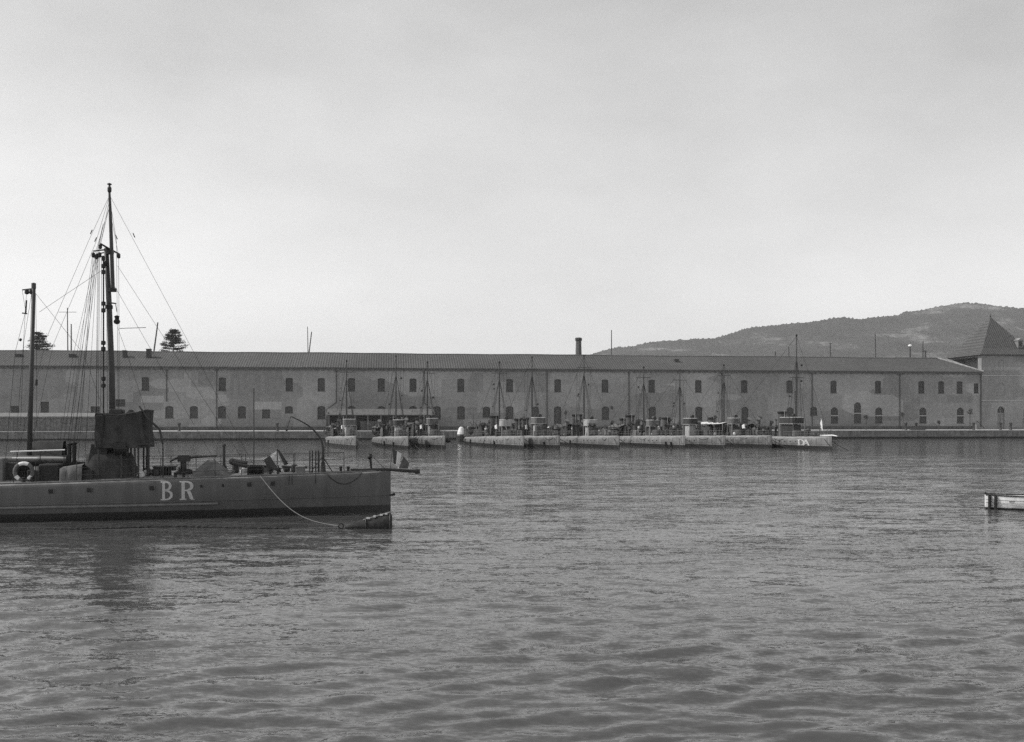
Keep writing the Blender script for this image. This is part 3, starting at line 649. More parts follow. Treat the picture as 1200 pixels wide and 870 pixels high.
# ------------------------------------------------------------------ on the quay
def on_quay():
    # long low pale shed at the left
    a = WF.loc(-60, 500, -14); b = WF.loc(112, 487.5, -14)
    root = frame_empty('low_shed', WF); tag(root, 'long low plank shed with pale roof edge on the far quay at the left', 'shed')
    zt = b.z
    m = MB(); m.box(a.x, b.x, -14, -9, QZ, zt - .35)
    u_ = a.x
    while u_ < b.x: m.box(u_, u_ + .12, -14.06, -14.003, QZ, zt - .36); u_ += 1.1
    m.build('plank_wall', M['timber'], root)
    m = MB(); m.add([(a.x - .3, -14.6, zt - .3), (b.x + .3, -14.6, zt - .3), (b.x + .3, -8.6, zt + .5), (a.x - .3, -8.6, zt + .5), (a.x - .3, -14.6, zt - .12), (b.x + .3, -14.6, zt - .12), (b.x + .3, -8.6, zt + .68), (a.x - .3, -8.6, zt + .68)],
                    [(0, 3, 2, 1), (4, 5, 6, 7), (0, 1, 5, 4), (1, 2, 6, 5), (2, 3, 7, 6), (3, 0, 4, 7)])
    m.build('roof', M['timber_pale'], root)
    # dark open shed behind boats, stacked timber inside
    a = WF.loc(384, 500, -9); b = WF.loc(508, 481.5, -9); zt = b.z
    root = frame_empty('open_shed', WF); tag(root, 'dark open-fronted lean-to shed behind the three leftmost torpedo boats', 'shed')
    m = MB(); m.box(a.x, b.x, -5.2, -5.0, QZ, zt + .2); m.box(a.x, a.x + .15, -9, -5.2, QZ, zt - .4); m.box(b.x - .15, b.x, -9, -5.2, QZ, zt - .4); m.build('back_wall', M['dark'], root)
    m = MB(); m.add([(a.x - .3, -9.7, zt - 1.1), (b.x + .3, -9.7, zt - 1.1), (b.x + .3, -4.9, zt + .3), (a.x - .3, -4.9, zt + .3), (a.x - .3, -9.7, zt - .95), (b.x + .3, -9.7, zt - .95), (b.x + .3, -4.9, zt + .45), (a.x - .3, -4.9, zt + .45)],
                    [(0, 3, 2, 1), (4, 5, 6, 7), (0, 1, 5, 4), (1, 2, 6, 5), (2, 3, 7, 6), (3, 0, 4, 7)])
    m.build('roof', M['timber'], root)
    n = 9
    for i in range(n):
        u_ = a.x + .3 + (b.x - a.x - .6) * i / (n - 1); m = MB(); m.box(u_ - .13, u_ + .13, -9.3, -9.04, QZ, zt - 1.0); m.build('post', M['timber'], root)
    k = 0
    for u_, ln, hh, lab in ((a.x + 3.5, 4.0, 1.6, 'left stack of dark boards under the open shed'), (a.x + 10, 5.0, 2.1, 'tall middle stack of dark boards under the open shed'), (a.x + 17.5, 4.6, 1.3, 'low right stack of dark boards under the open shed')):
        m = MB(); z = QZ + .004
        while z < QZ + hh: 
            m.box(u_ - ln/2 + random.uniform(-.2, .2), u_ + ln/2 + random.uniform(-.2, .2), -8.2, -6.4, z, z + .13); z += .17
        o = m.build('timber_stack', M['timber']); o.location = (WF.o.x, WF.o.y, 0); o.rotation_euler.z = WF.rz; tag(o, lab, 'timber stack', 'stacks of boards under the open shed')
    # small pollarded trees
    for px, cy, r, th, lab in ((1015, 489, .75, .1, 'small round-headed tree on the quay left of the downpipe'), (1058, 486.5, .75, .1, 'small round-headed tree on the quay right beside the downpipe'),
                               (1100, 495, .5, .07, 'smallest sapling on the quay between two lower windows'), (1136.5, 482.5, .85, .11, 'tallest round-headed young tree on the quay near the tower')):
        p = WF.loc(px, cy, -9.0); x = WF.o.x + WF.c * p.x + WF.s * 9.0; y = WF.o.y + WF.s * p.x - WF.c * 9.0
        root = empty('young_tree', (x, y, QZ)); tag(root, lab, 'tree', 'young trees on the quay'); h = p.z - QZ
        m = MB(); m.tube([(0, 0, 0), (.05, 0, h * .6), (0, 0, h)], [th, th * .8, th * .5], 6)
        for k in range(7):
            a_ = k * .9; m.tube([(0, 0, h - r * .7), (math.cos(a_) * r * .7, math.sin(a_) * r * .7, h + r * .3 * math.sin(k * 2.1))], [.04, .015], 4)
        m.build('trunk', M['trunk'], root)
        c = MB(); ctr = [Vector((random.gauss(0, 1), random.gauss(0, 1), random.gauss(0, 1))).normalized() * r * random.uniform(.3, .8) + Vector((0, 0, h)) for _ in range(14)]
        leaf_cloud(c, ctr, 420, .1, (r * .2, r * .2, r * .18)); c.build('crown', M['leaf_pale'], root)
    # bollards and posts by the edge
    bl = [(1061.5, 'squat iron bollard on the quay, left of the pair near the second small tree'), (1073.7, 'squat iron bollard on the quay, beside the dark upturned skiff'), (1141, 'iron bollard at the foot of the tallest young tree'),
          (1172.5, 'iron bollard in front of the tower door'), (1184.5, 'iron bollard on the quay right of the tower door'), (210, 'iron bollard on the quay behind the bow of the big torpedo boat'), (325, 'iron bollard on the quay under the curved anchor davit')]
    for px, lab in bl:
        p = WF.loc(px, 497, -16.0); x = WF.o.x + WF.c * p.x + WF.s * 16; y = WF.o.y + WF.s * p.x - WF.c * 16
        m = MB(); m.lathe([(.42, 0), (.3, .15), (.26, 1.3), (.4, 1.5), (.42, 1.7), (.2, 1.85)], (0, 0, 0), 10)
        o = m.build('bollard', M['dark']); o.location = (x, y, QZ); tag(o, lab, 'bollard', 'iron bollards along the quay'); smooth_by_angle(o)
    # upturned skiff on the quay
    p = WF.loc(1076, 504, -18); x = WF.o.x + WF.c * p.x + WF.s * 18; y = WF.o.y + WF.s * p.x - WF.c * 18
    m = MB(); P = []
    for i in range(13):
        t = i / 12; wdt = .75 * math.sin(math.pi * min(1, .12 + t * .88)) ** .6; P.append([(-2.1 + 4.2 * t, wdt * math.cos(a_), .02 + .75 * (wdt / .75) * math.sin(a_)) for a_ in np.linspace(0, math.pi, 9)])
    m.grid(P); m.add(P[0] , [tuple(range(9))]); m.add(P[-1], [tuple(range(8, -1, -1))]); m.box(-2, 2, -.03, .03, .72, .82)
    o = m.build('skiff', M['dark']); o.location = (x, y, QZ); o.rotation_euler.z = .2; tag(o, 'dark skiff lying keel up on the quay beside two bollards', 'boat')
    # stair handrail by the tower
    a = WF.loc(1142, 493, -2); root = frame_empty('stair', WF); tag(root, 'short outside stair with sloping rail next to the tower corner', 'stair')
    b = WF.loc(1151, 503, -2); m = MB()
    for i in range(9):
        t0 = i / 9; z = QZ + (a.z - 1 - QZ) * (1 - t0); m.box(a.x + (b.x - a.x) * t0, a.x + (b.x - a.x) * (t0 + 1/9) - .002, -2.9, -1.6, QZ + .004, max(z, QZ + .15))
    m.build('steps', M['stone'], root); m = MB(); m.tube([(a.x, -2.85, a.z), (b.x, -2.85, b.z + .3)], .08, 5)
    for t0 in (.03, .5, .97): p = a.lerp(b, t0); m.tube([(p.x, -2.85, QZ + .2), (p.x, -2.85, p.z + .3 * t0)], .05, 5)
    m.build('handrail', M['dark'], root)
    # wall lamp on a bracket
    for px, py, lab in ((717, 478.5, 'small round lamp on the wall right of a lower window, above the two-funnelled boat'), (663, 484.5, 'small lamp on a post standing on the quay right of the tall narrow door')):
        p = WF.loc(px, py, -.7); root = frame_empty('street_lamp', WF); tag(root, lab, 'lamp', 'lamps by the warehouse')
        m = MB()
        if px == 717: m.tube([(p.x, -.01, p.z + .5), (p.x, -.7, p.z + .5)], .05, 5)
        else: m.tube([(p.x, -.7, QZ), (p.x, -.7, p.z - .3)], .08, 6)
        m.build('bracket' if px == 717 else 'post', M['dark'], root)
        m = MB(); m.lathe([(.15, -.35), (.32, 0), (.34, .3), (.1, .55)], (p.x, -.7, p.z), 8); m.build('lantern', M['dark'], root)
on_quay()

# ------------------------------------------------------------------ torpedo boats
LEN = 38.0
_t = np.linspace(0, LEN, 77)
def _sm(a, k=3):
    p = np.pad(a, k, mode='edge'); return np.convolve(p, np.ones(2 * k + 1) / (2 * k + 1), 'valid')
_tb = _t
_hb = np.interp(_tb, [0, .6, 1.5, 3, 5, 8, 12, 16, 22, 28, 33, 36, 37.5, 38], [.03, .16, .36, .68, 1.02, 1.42, 1.8, 2.0, 2.06, 1.95, 1.58, 1.1, .6, .12])
_hw = np.interp(_tb, [0, .6, 1.5, 3, 5, 8, 12, 16, 22, 28, 33, 36, 37.5, 38], [.03, .1, .24, .5, .82, 1.25, 1.7, 2.0, 2.12, 2.0, 1.55, .95, .35, .04])
_dz = np.interp(_tb, [0, 3, 6, 14, 25, 38], [1.95, 1.9, 1.83, 1.68, 1.5, 1.15])
_hb[2:-3] = _sm(_hb)[2:-3]; _hw[2:-3] = _sm(_hw)[2:-3]; _dz = _sm(_dz, 5)
def hb(t): return float(np.interp(t, _tb, _hb))
def hw(t): return float(np.interp(t, _tb, _hw))
def dz(t): return float(np.interp(t, _tb, _dz))
RND = [0.62]                                           # radius of the rounded sheer: the old boats have a turtle back
def section(t):
    b, w, d = hb(t), hw(t), dz(t)
    r = min(RND[0], b * .62); zm = min(d * .5, (d - r) * .6); f = zm / max(d - r, .01)
    md = w + (b - w) * f ** .8 + .03 * min(1, b)
    arc = [(b - r * (1 - math.cos(R(a))), d - r + r * math.sin(R(a))) for a in (0, 22, 44, 66, 90)]
    return [(0.0, -.75), (w * .75, -.55), (w, 0.0), (md, zm)] + arc
def side(t, z):
    s = section(t)[2:]
    return float(np.interp(z, [q[1] for q in s], [q[0] for q in s]))

def hull_parts(root, hm, dm, seg=76):
    P = []; ts = np.linspace(0, LEN, seg + 1)
    for t in ts:
        s = section(t)[:-2]; P.append([(-t, -y, z) for y, z in s[::-1]] + [(-t, y, z) for y, z in s[1:]])
    m = MB(); m.grid(P); m.add(P[-1], [tuple(range(len(P[-1])))])
    smooth_by_angle(m.build('hull', hm, root), 55)
    D = []
    for t in ts:
        s_ = section(t); b = max(0.0, s_[-1][0]); d = dz(t); e1, e2 = s_[-3], s_[-2]  # pale deck colour runs over the rounded sheer, painting in its sunlit edge
        D.append([(-t, -e1[0], e1[1]), (-t, -e2[0], e2[1]), (-t, -b - .002, d), (-t, -b * .5, d + .06 * b), (-t, 0, d + .08 * b), (-t, b * .5, d + .06 * b), (-t, b + .002, d), (-t, e2[0], e2[1]), (-t, e1[0], e1[1])])
    m = MB(); m.grid(D); smooth_by_angle(m.build('deck', dm, root), 50)

def letter_strokes(ch):
    """polygons in a box 0..0.62 wide, 0..1 high: a narrow slab-seriffed alphabet"""
    Q = []
    def rect(a, b, c, d): 
        n = max(1, int((d - b) / .12)); 
        for i in range(n):
            z0 = b + (d - b) * i / n; z1 = b + (d - b) * (i + 1) / n; Q.append([(a, z0), (c, z0), (c, z1), (a, z1)])
    def bowl(x, zb, zt, w, th, n=12):
        zc = (zb + zt) / 2; rz = (zt - zb) / 2
        for i in range(n):
            a, b = -math.pi / 2 + math.pi * i / n, -math.pi / 2 + math.pi * (i + 1) / n
            def P(an, k): 
                ww, hh = (w, rz) if k else (w - th, rz - th * .55); return (x + ww * math.cos(an) ** .8 if math.cos(an) > 0 else x, zc + hh * math.sin(an))
            Q.append([P(a, 0), P(a, 1), P(b, 1), P(b, 0)])
    def line(x0, z0, x1, z1, w): Q.append([(x0, z0), (x0 + w, z0), (x1 + w, z1), (x1, z1)])
    if ch in 'BRDP':
        rect(.08, 0, .22, 1); rect(0, 0, .08, .07); rect(0, .93, .08, 1); rect(.22, 0, .28, .07) if ch == 'R' else None
    if ch == 'B': bowl(.22, .50, 1, .34, .14); bowl(.22, 0, .545, .40, .145)
    if ch == 'R':
        bowl(.22, .46, 1, .36, .14)
        line(.30, .47, .36, .30, .15); line(.36, .30, .42, .06, .15); line(.42, .06, .50, 0, .14)
    if ch == 'D': bowl(.22, 0, 1, .40, .14)
    if ch == 'A':
        line(.03, 0, .24, 1, .14); line(.46, 0, .25, 1, .14); rect(.14, .3, .48, .4); pass
    return Q
def letter(root, ch, x_left, z0, h, m_, wf=0.72, off=.012):
    mb = MB()
    for q_ in letter_strokes(ch):
        vs_ = []
        for (a, b) in q_:
            x = x_left + a * h * wf / .62; z = z0 + b * h; vs_.append((x, -side(-x, z) - off, z))
        mb.add(vs_, [(0, 1, 2, 3)])
    o = mb.build('letter_' + ch.lower(), m_, root); return o

def vent(root, x, y, z0, h, r, m_, face=1):
    m = MB(); m.tube([(x, y, z0), (x, y, z0 + h), (x + .05 * face, y, z0 + h + r * .8), (x + face * r * 1.2, y, z0 + h + r * 1.5)], [r, r, r * 1.1, r * 1.7], 8)
    return m.build('ventilator', m_, root, True)

def railing(root, t0, t1, step, h, m_, sides=(-1, 1), r=.018, inset=.12, wires=2):
    m = MB()
    for sgn in sides:
        ts = np.arange(t0, t1 + .01, step); tops = []
        for t in ts:
            y = sgn * max(.05, hb(t) - inset - .1); z = dz(t); m.tube([(-t, y, z - .02), (-t, y, z + h)], r, 4); tops.append((t, y, z))
        for k in range(wires):
            hh = h * (1 - k / wires * .95); m.tube([(-t, y, z + hh - .012 * 0) for t, y, z in tops], r * .55, 3)
    return m.build('railing', m_, root)

def boat(name, F, label, group, hull, p):
    """one torpedo boat: p holds what differs from boat to boat"""
    root = empty(name, (F.o.x, F.o.y, 0), F.rz); tag(root, label, 'torpedo boat', group)
    hull_parts(root, hull, p.get('deckm', M['deck']), 60)
    rr = random.Random(p['seed'])
    mt = p.get('mast_t', 13.0); mh = p['mast_h']; lean = p.get('lean', 0.0)
    # port lights and a strake
    for t in (7.5, 8.8, 10.1, 11.4, 16, 19):
        for sg in (-1, 1):
            y = sg * (side(t, dz(t) - .72) + .03); m = MB(); m.box(-t - .09, -t + .09, min(y, y - sg * .05), max(y, y - sg * .05), dz(t) - .81, dz(t) - .63); m.build('port_light', M['black'], root)
    m = MB()
    for sg in (-1, 1): m.tube([(-t, sg * (side(t, .8) + .01), .8) for t in np.arange(.3, 36, 1.2)], .03, 4)
    m.build('rubbing_strake', hull, root)
    # turtle-back foredeck hatch, conning tower, bridge
    bt = mt + p.get('bridge_off', rr.uniform(-4.1, -3.0)); ct = bt - 1.5
    m = MB(); m.lathe([(.8, -.05), (.82, .75), (.78, .95), (.4, 1.05)], (-ct, 0, dz(ct)), 14, 1.25, .9); smooth_by_angle(m.build('conning_tower', M['soot'], root))
    BL, BW = p.get('bridge_size', (rr.uniform(.7, 1.1), rr.uniform(.75, 1.0))); bz = dz(bt) + p.get('bridge_z', rr.uniform(1.55, 2.0))
    m = MB(); m.box(-bt - BL - .1, -bt + BL + .1, -BW - .05, BW + .05, bz, bz + .07)
    for x_, y_ in ((-BL, -BW), (-BL, BW), (BL, -BW), (BL, BW)): m.tube([(-bt + x_, y_, dz(bt)), (-bt + x_, y_, bz)], .045, 5)
    m.build('bridge_platform', M['pale'], root)
    scm = M[p.get('screen', 'canvas_mid')]
    m = MB(); P = [(-BL, -BW), (BL - .2, -BW), (BL, -BW + .3), (BL, BW - .3), (BL - .2, BW), (-BL, BW)]
    top = [.95 + rr.uniform(-.06, .06) for _ in P]
    G = [[(-bt + x_, y_, bz + .08) for x_, y_ in P], [(-bt + x_ * 1.01, y_ * 1.01, bz + .5) for x_, y_ in P], [(-bt + x_, y_, bz + h_) for (x_, y_), h_ in zip(P, top)]]
    m.grid(G); m.grid([[(q_[0] * 1 + (.04 if q_[0] + bt < 0 else -.04), q_[1] * .97, q_[2]) for q_ in row] for row in G]); m.build('bridge_screen', scm, root)
    m = MB(); m.tube([(-bt + x_, y_, bz + 1.02) for x_, y_ in P], .035, 4); m.build('bridge_rail', M['white'], root)
    if p.get('chart', True):
        m = MB(); m.cbox(-bt - BL + .1, -bt + BL - .4, -BW * .7, BW * .7, dz(bt), bz - .12, .05); m.box(-bt + BL - .4, -bt + BL - .39, -.28, .1, dz(bt) + .3, dz(bt) + 1.2); m.build('chart_house', M[p.get('chartm', rr.choice(('soot', 'grey', 'soot', 'pale')))], root)
    # searchlight on the bridge
    m = MB(); m.tube([(-bt + .55, 0, bz + .08), (-bt + .55, 0, bz + 1.05)], .06, 6); m.tube([(-bt + .3, 0, bz + 1.3), (-bt + .8, 0, bz + 1.3)], [.26, .3], 10); m.build('searchlight', M['dark'], root)
    # mast, yard, rig
    zt = mh; mx = -mt
    m = MB(); m.tube([(mx, 0, dz(mt)), (mx - lean * .5, 0, zt * .55), (mx - lean, 0, zt)], [.15, .13, .07], 7)
    mo = m.build('mast', M['wood'], root)
    m = MB(); zy = zt * p.get('yard', .86); m.tube([(mx - lean * .8, -1.3, zy), (mx - lean * .8, 1.3, zy)], .045, 5); m.build('yard', M['wood'], mo)
    m = MB(); m.lathe([(.08, 0), (.14, .08), (.14, .3), (.06, .36)], (mx - lean, 0, zt - .35), 7); m.build('masthead_lamp', M['black'], mo)
    wr = .024; g = MB(); tp = (mx - lean, 0, zt - .3); t2 = (mx - lean * .8, 0, zt * .8)
    g.tube([tp, (-.5 - p.get('fs', 1.5), 0, dz(1))], wr, 3); g.tube([tp, (-34, 0, dz(34) + .4)], wr, 3)
    for sg in (-1, 1):
        for dt in (-.9, 0.3, 1.5):
            g.tube([t2, (mx - dt, sg * (hb(mt + dt) - .15), dz(mt + dt))], wr * 1.15, 3)
        g.tube([(mx - lean * .8, sg * 1.25, zy), (mx - .6, sg * 1.1, dz(mt) + .9)], wr * .8, 3)
        g.tube([(mx - lean * .8, sg * .7, zy), (mx - .4, sg * .9, dz(mt) + .9)], wr * .8, 3)
    g.build('rigging', M['wire'], root)
    # blocks hoisted in the rigging
    for _ in range(3):
        m = MB(); q_ = rr.uniform(.35, .9); sg = rr.choice((-1, 1)); m.ball((mx - lean * q_ * .8 - rr.uniform(0, .4), sg * 1.2 * (1 - q_ * .3), dz(mt) + (zt - dz(mt)) * q_ * .8), rr.uniform(.1, .2), 6); m.build('rigging_block', M['dark'], root)
    # funnels
    for (ft, fy, fr, fh) in p['funnels']:
        z = dz(ft); m = MB(); m.lathe([(fr * 1.1, -.05), (fr, .3), (fr, fh - .25)], (-ft, fy, z), 14); fo = smooth_by_angle(m.build('funnel', M[p.get('funm', 'soot')], root))
        m = MB(); m.lathe([(fr * 1.08, fh - .25), (fr * 1.2, fh), (fr * 1.2, fh + .12), (fr * .9, fh + .14)], (-ft, fy, z), 14); m.build('funnel_cap', M['black'], fo)
        m = MB(); m.tube([(-ft + fr + .1, fy, z), (-ft + fr + .1, fy, z + fh + .3)], .06, 5); m.build('steam_pipe', M['pale'], fo)
    # ventilators
    for (vt, vy, vh) in p.get('vents', ((15.6, .9, 1.3), (15.6, -.9, 1.3), (19, -1.1, 1.0), (24.5, .8, .9))):
        vent(root, -vt, vy, dz(vt), vh + rr.uniform(-.2, .2), .19, M[rr.choice(('soot', 'pale', 'dark'))])
    # torpedo tube, deck gun, lockers, lifebelts, stern gear
    tt = p.get('tube_t', 28)
    m = MB(); yaw = rr.uniform(-.35, .35); c_, s_ = math.cos(yaw), math.sin(yaw)
    m.tube([(-tt - 2.3 * c_, -2.3 * s_, dz(tt) + .8), (-tt + 2.1 * c_, 2.1 * s_, dz(tt) + .8), (-tt + 2.2 * c_, 2.2 * s_, dz(tt) + .8)], [.27, .27, .31], 10); m.lathe([(.55, 0), (.5, .2), (.3, .55)], (-tt, 0, dz(tt)), 10)
    m.build('torpedo_tube', M['soot'], root, True)
    for gt in p.get('guns', (6.2, 22.3)):
        m = MB(); gy = rr.uniform(-.5, .5); z = dz(gt); m.lathe([(.28, 0), (.14, .15), (.12, .75)], (-gt, gy, z), 8); m.tube([(-gt - .5, gy, z + .9), (-gt + .2, gy, z + .95), (-gt + 1.2, gy, z + 1.0)], [.09, .09, .04], 7)
        m.box(-gt - .12, -gt + .12, gy - .12, gy + .12, z + .7, z + .95); m.build('deck_gun', M['dark'], root)
    for (lt, ly, lw, ll, lh, mm) in p.get('lockers', ()):
        m = MB(); z = dz(lt); m.cbox(-lt - ll/2, -lt + ll/2, ly - lw/2, ly + lw/2, z, z + lh, min(.12, lh * .3)); m.build('canvas_locker', M[mm], root)
    for _ in range(p.get('clutter', 58)):
        t_ = rr.uniform(8, 35.5); y_ = rr.uniform(-.85, .85) * (hb(t_) - .3); z = dz(t_) + .03; k = rr.random(); m = MB()
        if k < .35: s_ = rr.uniform(.25, .6); m.cbox(-t_ - s_, -t_ + s_, y_ - s_ * .6, y_ + s_ * .6, z, z + rr.uniform(.4, 2.3), .04); nm, mm = 'deck_locker', rr.choice(('soot', 'dark', 'dark', 'pale', 'canvas', 'canvas', 'black', 'soot'))
        elif k < .5: m.lathe([(.2, 0), (.26, .25), (.2, .55), (.08, .6)], (-t_, y_, z), 8); nm, mm = 'bollard', 'dark'
        elif k < .62: m.tube([(-t_, y_, z), (-t_, y_, z + 1.5), (-t_ + .4, y_, z + 2.0)], [.16, .16, .3], 7); nm, mm = 'ventilator', rr.choice(('soot', 'dark'))
        elif k < .8: m.ball((-t_, y_, z + .3), rr.uniform(.25, .4), 8); nm, mm = 'canvas_bundle', rr.choice(('canvas_pale', 'canvas_mid', 'canvas'))
        elif k < .9: m.tube([(-t_, y_, z), (-t_ + rr.uniform(-.3, .3), y_, z + rr.uniform(1.2, 3.0))], .06, 5); nm, mm = 'stanchion', 'dark'
        else: s_ = rr.uniform(.4, .8); m.grid([[(-t_ + s_ * a_, y_ + .15 * math.sin(a_ * 3 + b_ * 2), z + 1.2 + .7 * b_ - .2 * a_ * a_) for a_ in np.linspace(-1, 1, 6)] for b_ in np.linspace(0, 1, 4)]); nm, mm = 'drying_canvas', rr.choice(('canvas', 'canvas_mid', 'canvas_pale'))
        m.build(nm, M[mm], root)
    # ridge awning aft and tall cowls: the dense band of upperworks
    a0 = rr.uniform(22, 25); a1 = a0 + rr.uniform(5, 9); hr = rr.uniform(1.9, 2.6); m = MB()
    m.grid([[(-(a0 + (a1 - a0) * f), y_, dz(27) + hr - .35 * abs(y_) - .12 * math.sin(math.pi * f * 3) ** 2) for y_ in (-1.5, -.75, 0, .75, 1.5)] for f in np.linspace(0, 1, 10)]); m.build('ridge_awning', M[rr.choice(('canvas', 'soot', 'canvas_mid'))], root)
    for f in np.linspace(.02, .98, 5):
        for sg in (-1, 1): m = MB(); t_ = a0 + (a1 - a0) * f; m.tube([(-t_, sg * 1.45, dz(t_)), (-t_, sg * 1.45, dz(27) + hr - .5)], .05, 4); m.build('awning_stanchion', M['dark'], root)
    for k_ in range(6):
        t_ = rr.uniform(15, 30); y_ = rr.uniform(-1.3, 1.3); h_ = rr.uniform(1.6, 2.9); m = MB()
        m.tube([(-t_, y_, dz(t_)), (-t_, y_, dz(t_) + h_), (-t_ + .35, y_, dz(t_) + h_ + .4)], [.2, .2, .36], 8); m.build('ventilator', M[rr.choice(('soot', 'dark', 'dark', 'grey'))], root)
    # deckhouse, whaler on davits, side screens
    m = MB(); h0 = p.get('house_t', 23.5); m.cbox(-h0 - 2.2, -h0 + 2.2, -.75, .75, dz(h0), dz(h0) + rr.uniform(.9, 1.3), .12); m.build('deckhouse', M[rr.choice(('soot', 'canvas', 'dark'))], root)
    for sg, w0 in ((-1, rr.uniform(24, 29)), (1, rr.uniform(19, 24))):
        m = MB(); P = []; y0 = sg * (hb(w0) - .35); zz = dz(w0) + rr.uniform(.5, 1.0)
        for i in range(11):
            f = i / 10; wd = .62 * math.sin(math.pi * (.06 + .9 * f)) ** .6; k = .25 * (2 * f - 1) ** 2
            P.append([(-w0 - 2.3 + 4.6 * f, y0 + wd * math.cos(a_), zz + k + .6 * math.sin(a_) * (wd / .62) ** .5) for a_ in np.linspace(math.pi, 2 * math.pi, 9)])
        m.grid(P); m.grid([[(a_, b_, c_ + .58) if j in (0, 8) else (a_, b_, zz + .55) for j, (a_, b_, c_) in enumerate(r_)] for r_ in P])
        wh = m.build('whaler', M[rr.choice(('dark', 'soot', 'canvas', 'black'))], root, True)
        for dx in (-1.7, 1.7):
            m = MB(); m.tube([(-w0 + dx, y0 - sg * .55, dz(w0)), (-w0 + dx, y0 - sg * .5, zz + 1.1), (-w0 + dx, y0 - sg * .2, zz + 1.5), (-w0 + dx, y0 + sg * .1, zz + 1.45)], .05, 5); m.build('davit', M['dark'], root)
    for k_ in range(6):
        t_ = rr.uniform(17.5, 25) if k_ % 2 else rr.uniform(25, 35); ln = rr.uniform(.8, 2.2); sg = -1 if rr.random() < .7 else 1
        m = MB(); m.grid([[(-t_ - ln + 2 * ln * a_, sg * (hb(t_) - .3) + .05 * math.sin(a_ * 14), dz(t_) + .1 + (rr.uniform(1.0, 1.7)) * b_) for a_ in np.linspace(0, 1, 8)] for b_ in (0, 1)]); m.build('canvas_screen', M[rr.choice(('canvas', 'soot', 'canvas_mid'))], root)
    railing(root, 1.0, 11, 1.4, .8, M['grey'], r=.02); railing(root, 17, 36, 1.9, .8, M['grey'], r=.02)
    # mooring chains from the hawse pipes, rope bights and stains along the bow
    for sg, fwd, out in ((-1, rr.uniform(1.5, 4), rr.uniform(.5, 2.5)), (1, rr.uniform(1.5, 4), rr.uniform(.5, 2.5))):
        y0 = sg * (side(1.4, dz(1) - .4) + .05); m = MB(); m.tube([(-1.4 + (fwd + 1.4) * f, y0 + sg * out * f, (dz(1) - .4) * (1 - f) ** 1.25 - .1 * f) for f in np.linspace(0, 1, 8)], .045, 5); m.build('mooring_chain', M['black'], root)
    for k_ in range(1):
        ta = rr.uniform(1.5, 12); tb = ta + rr.uniform(1.2, 3); dd = rr.uniform(.15, .35); m = MB()
        m.tube([(-(ta + (tb - ta) * f), -side(ta + (tb - ta) * f, dz(ta) - .35 - dd * math.sin(math.pi * f)) - .05, dz(ta) - .35 - dd * math.sin(math.pi * f)) for f in np.linspace(0, 1, 9)], .03, 4); m.build('rope_bight', M['black'], root)
    for k_ in range(rr.choice((2, 3, 4))):
        t_ = rr.uniform(2, 34); m = MB(); m.tube([(-t_, -side(t_, 1.0) - .12, .15), (-t_, -side(t_, 1.0) - .14, .95)], [.1, .14], 7); m.build('rope_fender', M['black'], root)
    # bow: capstan, anchor davit, jackstaff
    m = MB(); m.lathe([(.3, 0), (.2, .15), (.18, .4), (.28, .55), (.1, .6)], (-4.2, 0, dz(4.2)), 10); m.build('capstan', M['dark'], root)
    m = MB(); m.tube([(-2.6, -.35, dz(2.6)), (-2.6, -.35, dz(2.6) + 1.2), (-2.9, -.5, dz(2.6) + 1.7), (-3.4, -.8, dz(2.6) + 1.85)], .05, 5); m.build('anchor_davit', M['dark'], root)
    m = MB(); ax = rr.uniform(2.6, 4.4); m.tube([(-ax - .5, -hb(ax + .5) + .25, dz(ax) + .12), (-ax + .5, -hb(ax - .5) + .25, dz(ax) + .1)], .05, 5); m.tube([(-ax - .6, -hb(ax + .6) + .05, dz(ax) + .1), (-ax - .5, -hb(ax + .5) + .45, dz(ax) + .12)], .06, 5); m.build('anchor', M['black'], root)
    m = MB(); m.tube([(-.35, 0, dz(0)), (-.3, 0, dz(0) + 1.7)], .03, 5); m.build('jackstaff', M['wood'], root)
    if p.get('bowsprit'): m = MB(); m.tube([(-3, 0, dz(3) + .15), (.2, 0, 2.12), (1.3, 0, 2.02)], [.09, .1, .06], 7); m.build('bow_spar', M['white'], root)
    if p.get('awning'):
        a0, a1 = p['awning']; m = MB(); P = []
        for i in range(9):
            t_ = a0 + (a1 - a0) * i / 8; sg_ = .12 * math.sin(math.pi * i / 8); P.append([(-t_, y_, dz(20) + 2.45 - sg_ - .28 * (y_ / 1.7) ** 2) for y_ in (-1.7, -1.1, -.5, 0, .5, 1.1, 1.7)])
        m.grid(P); m.grid([[(a_, b_, c_ - .02) for a_, b_, c_ in row] for row in P]); m.build('awning', M['canvas_pale'], root)
        m = MB()
        for t_ in np.linspace(a0, a1, 4):
            for sg in (-1, 1): m.tube([(-t_, sg * 1.65, dz(t_)), (-t_, sg * 1.65, dz(20) + 2.15)], .035, 4)
        m.build('awning_stanchion', M['pale'], root)
    for (pt, py_, ph) in p.get('poles', ()):
        m = MB(); m.tube([(-pt, py_, dz(pt)), (-pt, py_, dz(pt) + ph)], [.08, .05], 5); m.build('derrick_post', M['wood'], root)
    if p.get('jack'):
        t_, zz = 3.0, dz(3); m = MB(); m.tube([(-t_, 0, zz), (-t_ + .1, 0, zz + 2.9)], .03, 5); m.build('flagstaff', M['wood'], root)
        m = MB(); m.grid([[(-t_ + .12 - .1 * a, 0.05 * math.sin(a * 9), zz + 2.8 - 1.5 * a), (-t_ + .12 + .25 + .3 * a - .1 * a, .06, zz + 2.3 - 1.5 * a)] for a in np.linspace(0, 1, 6)]); m.build('signal_flag', M['canvas_pale'], root)
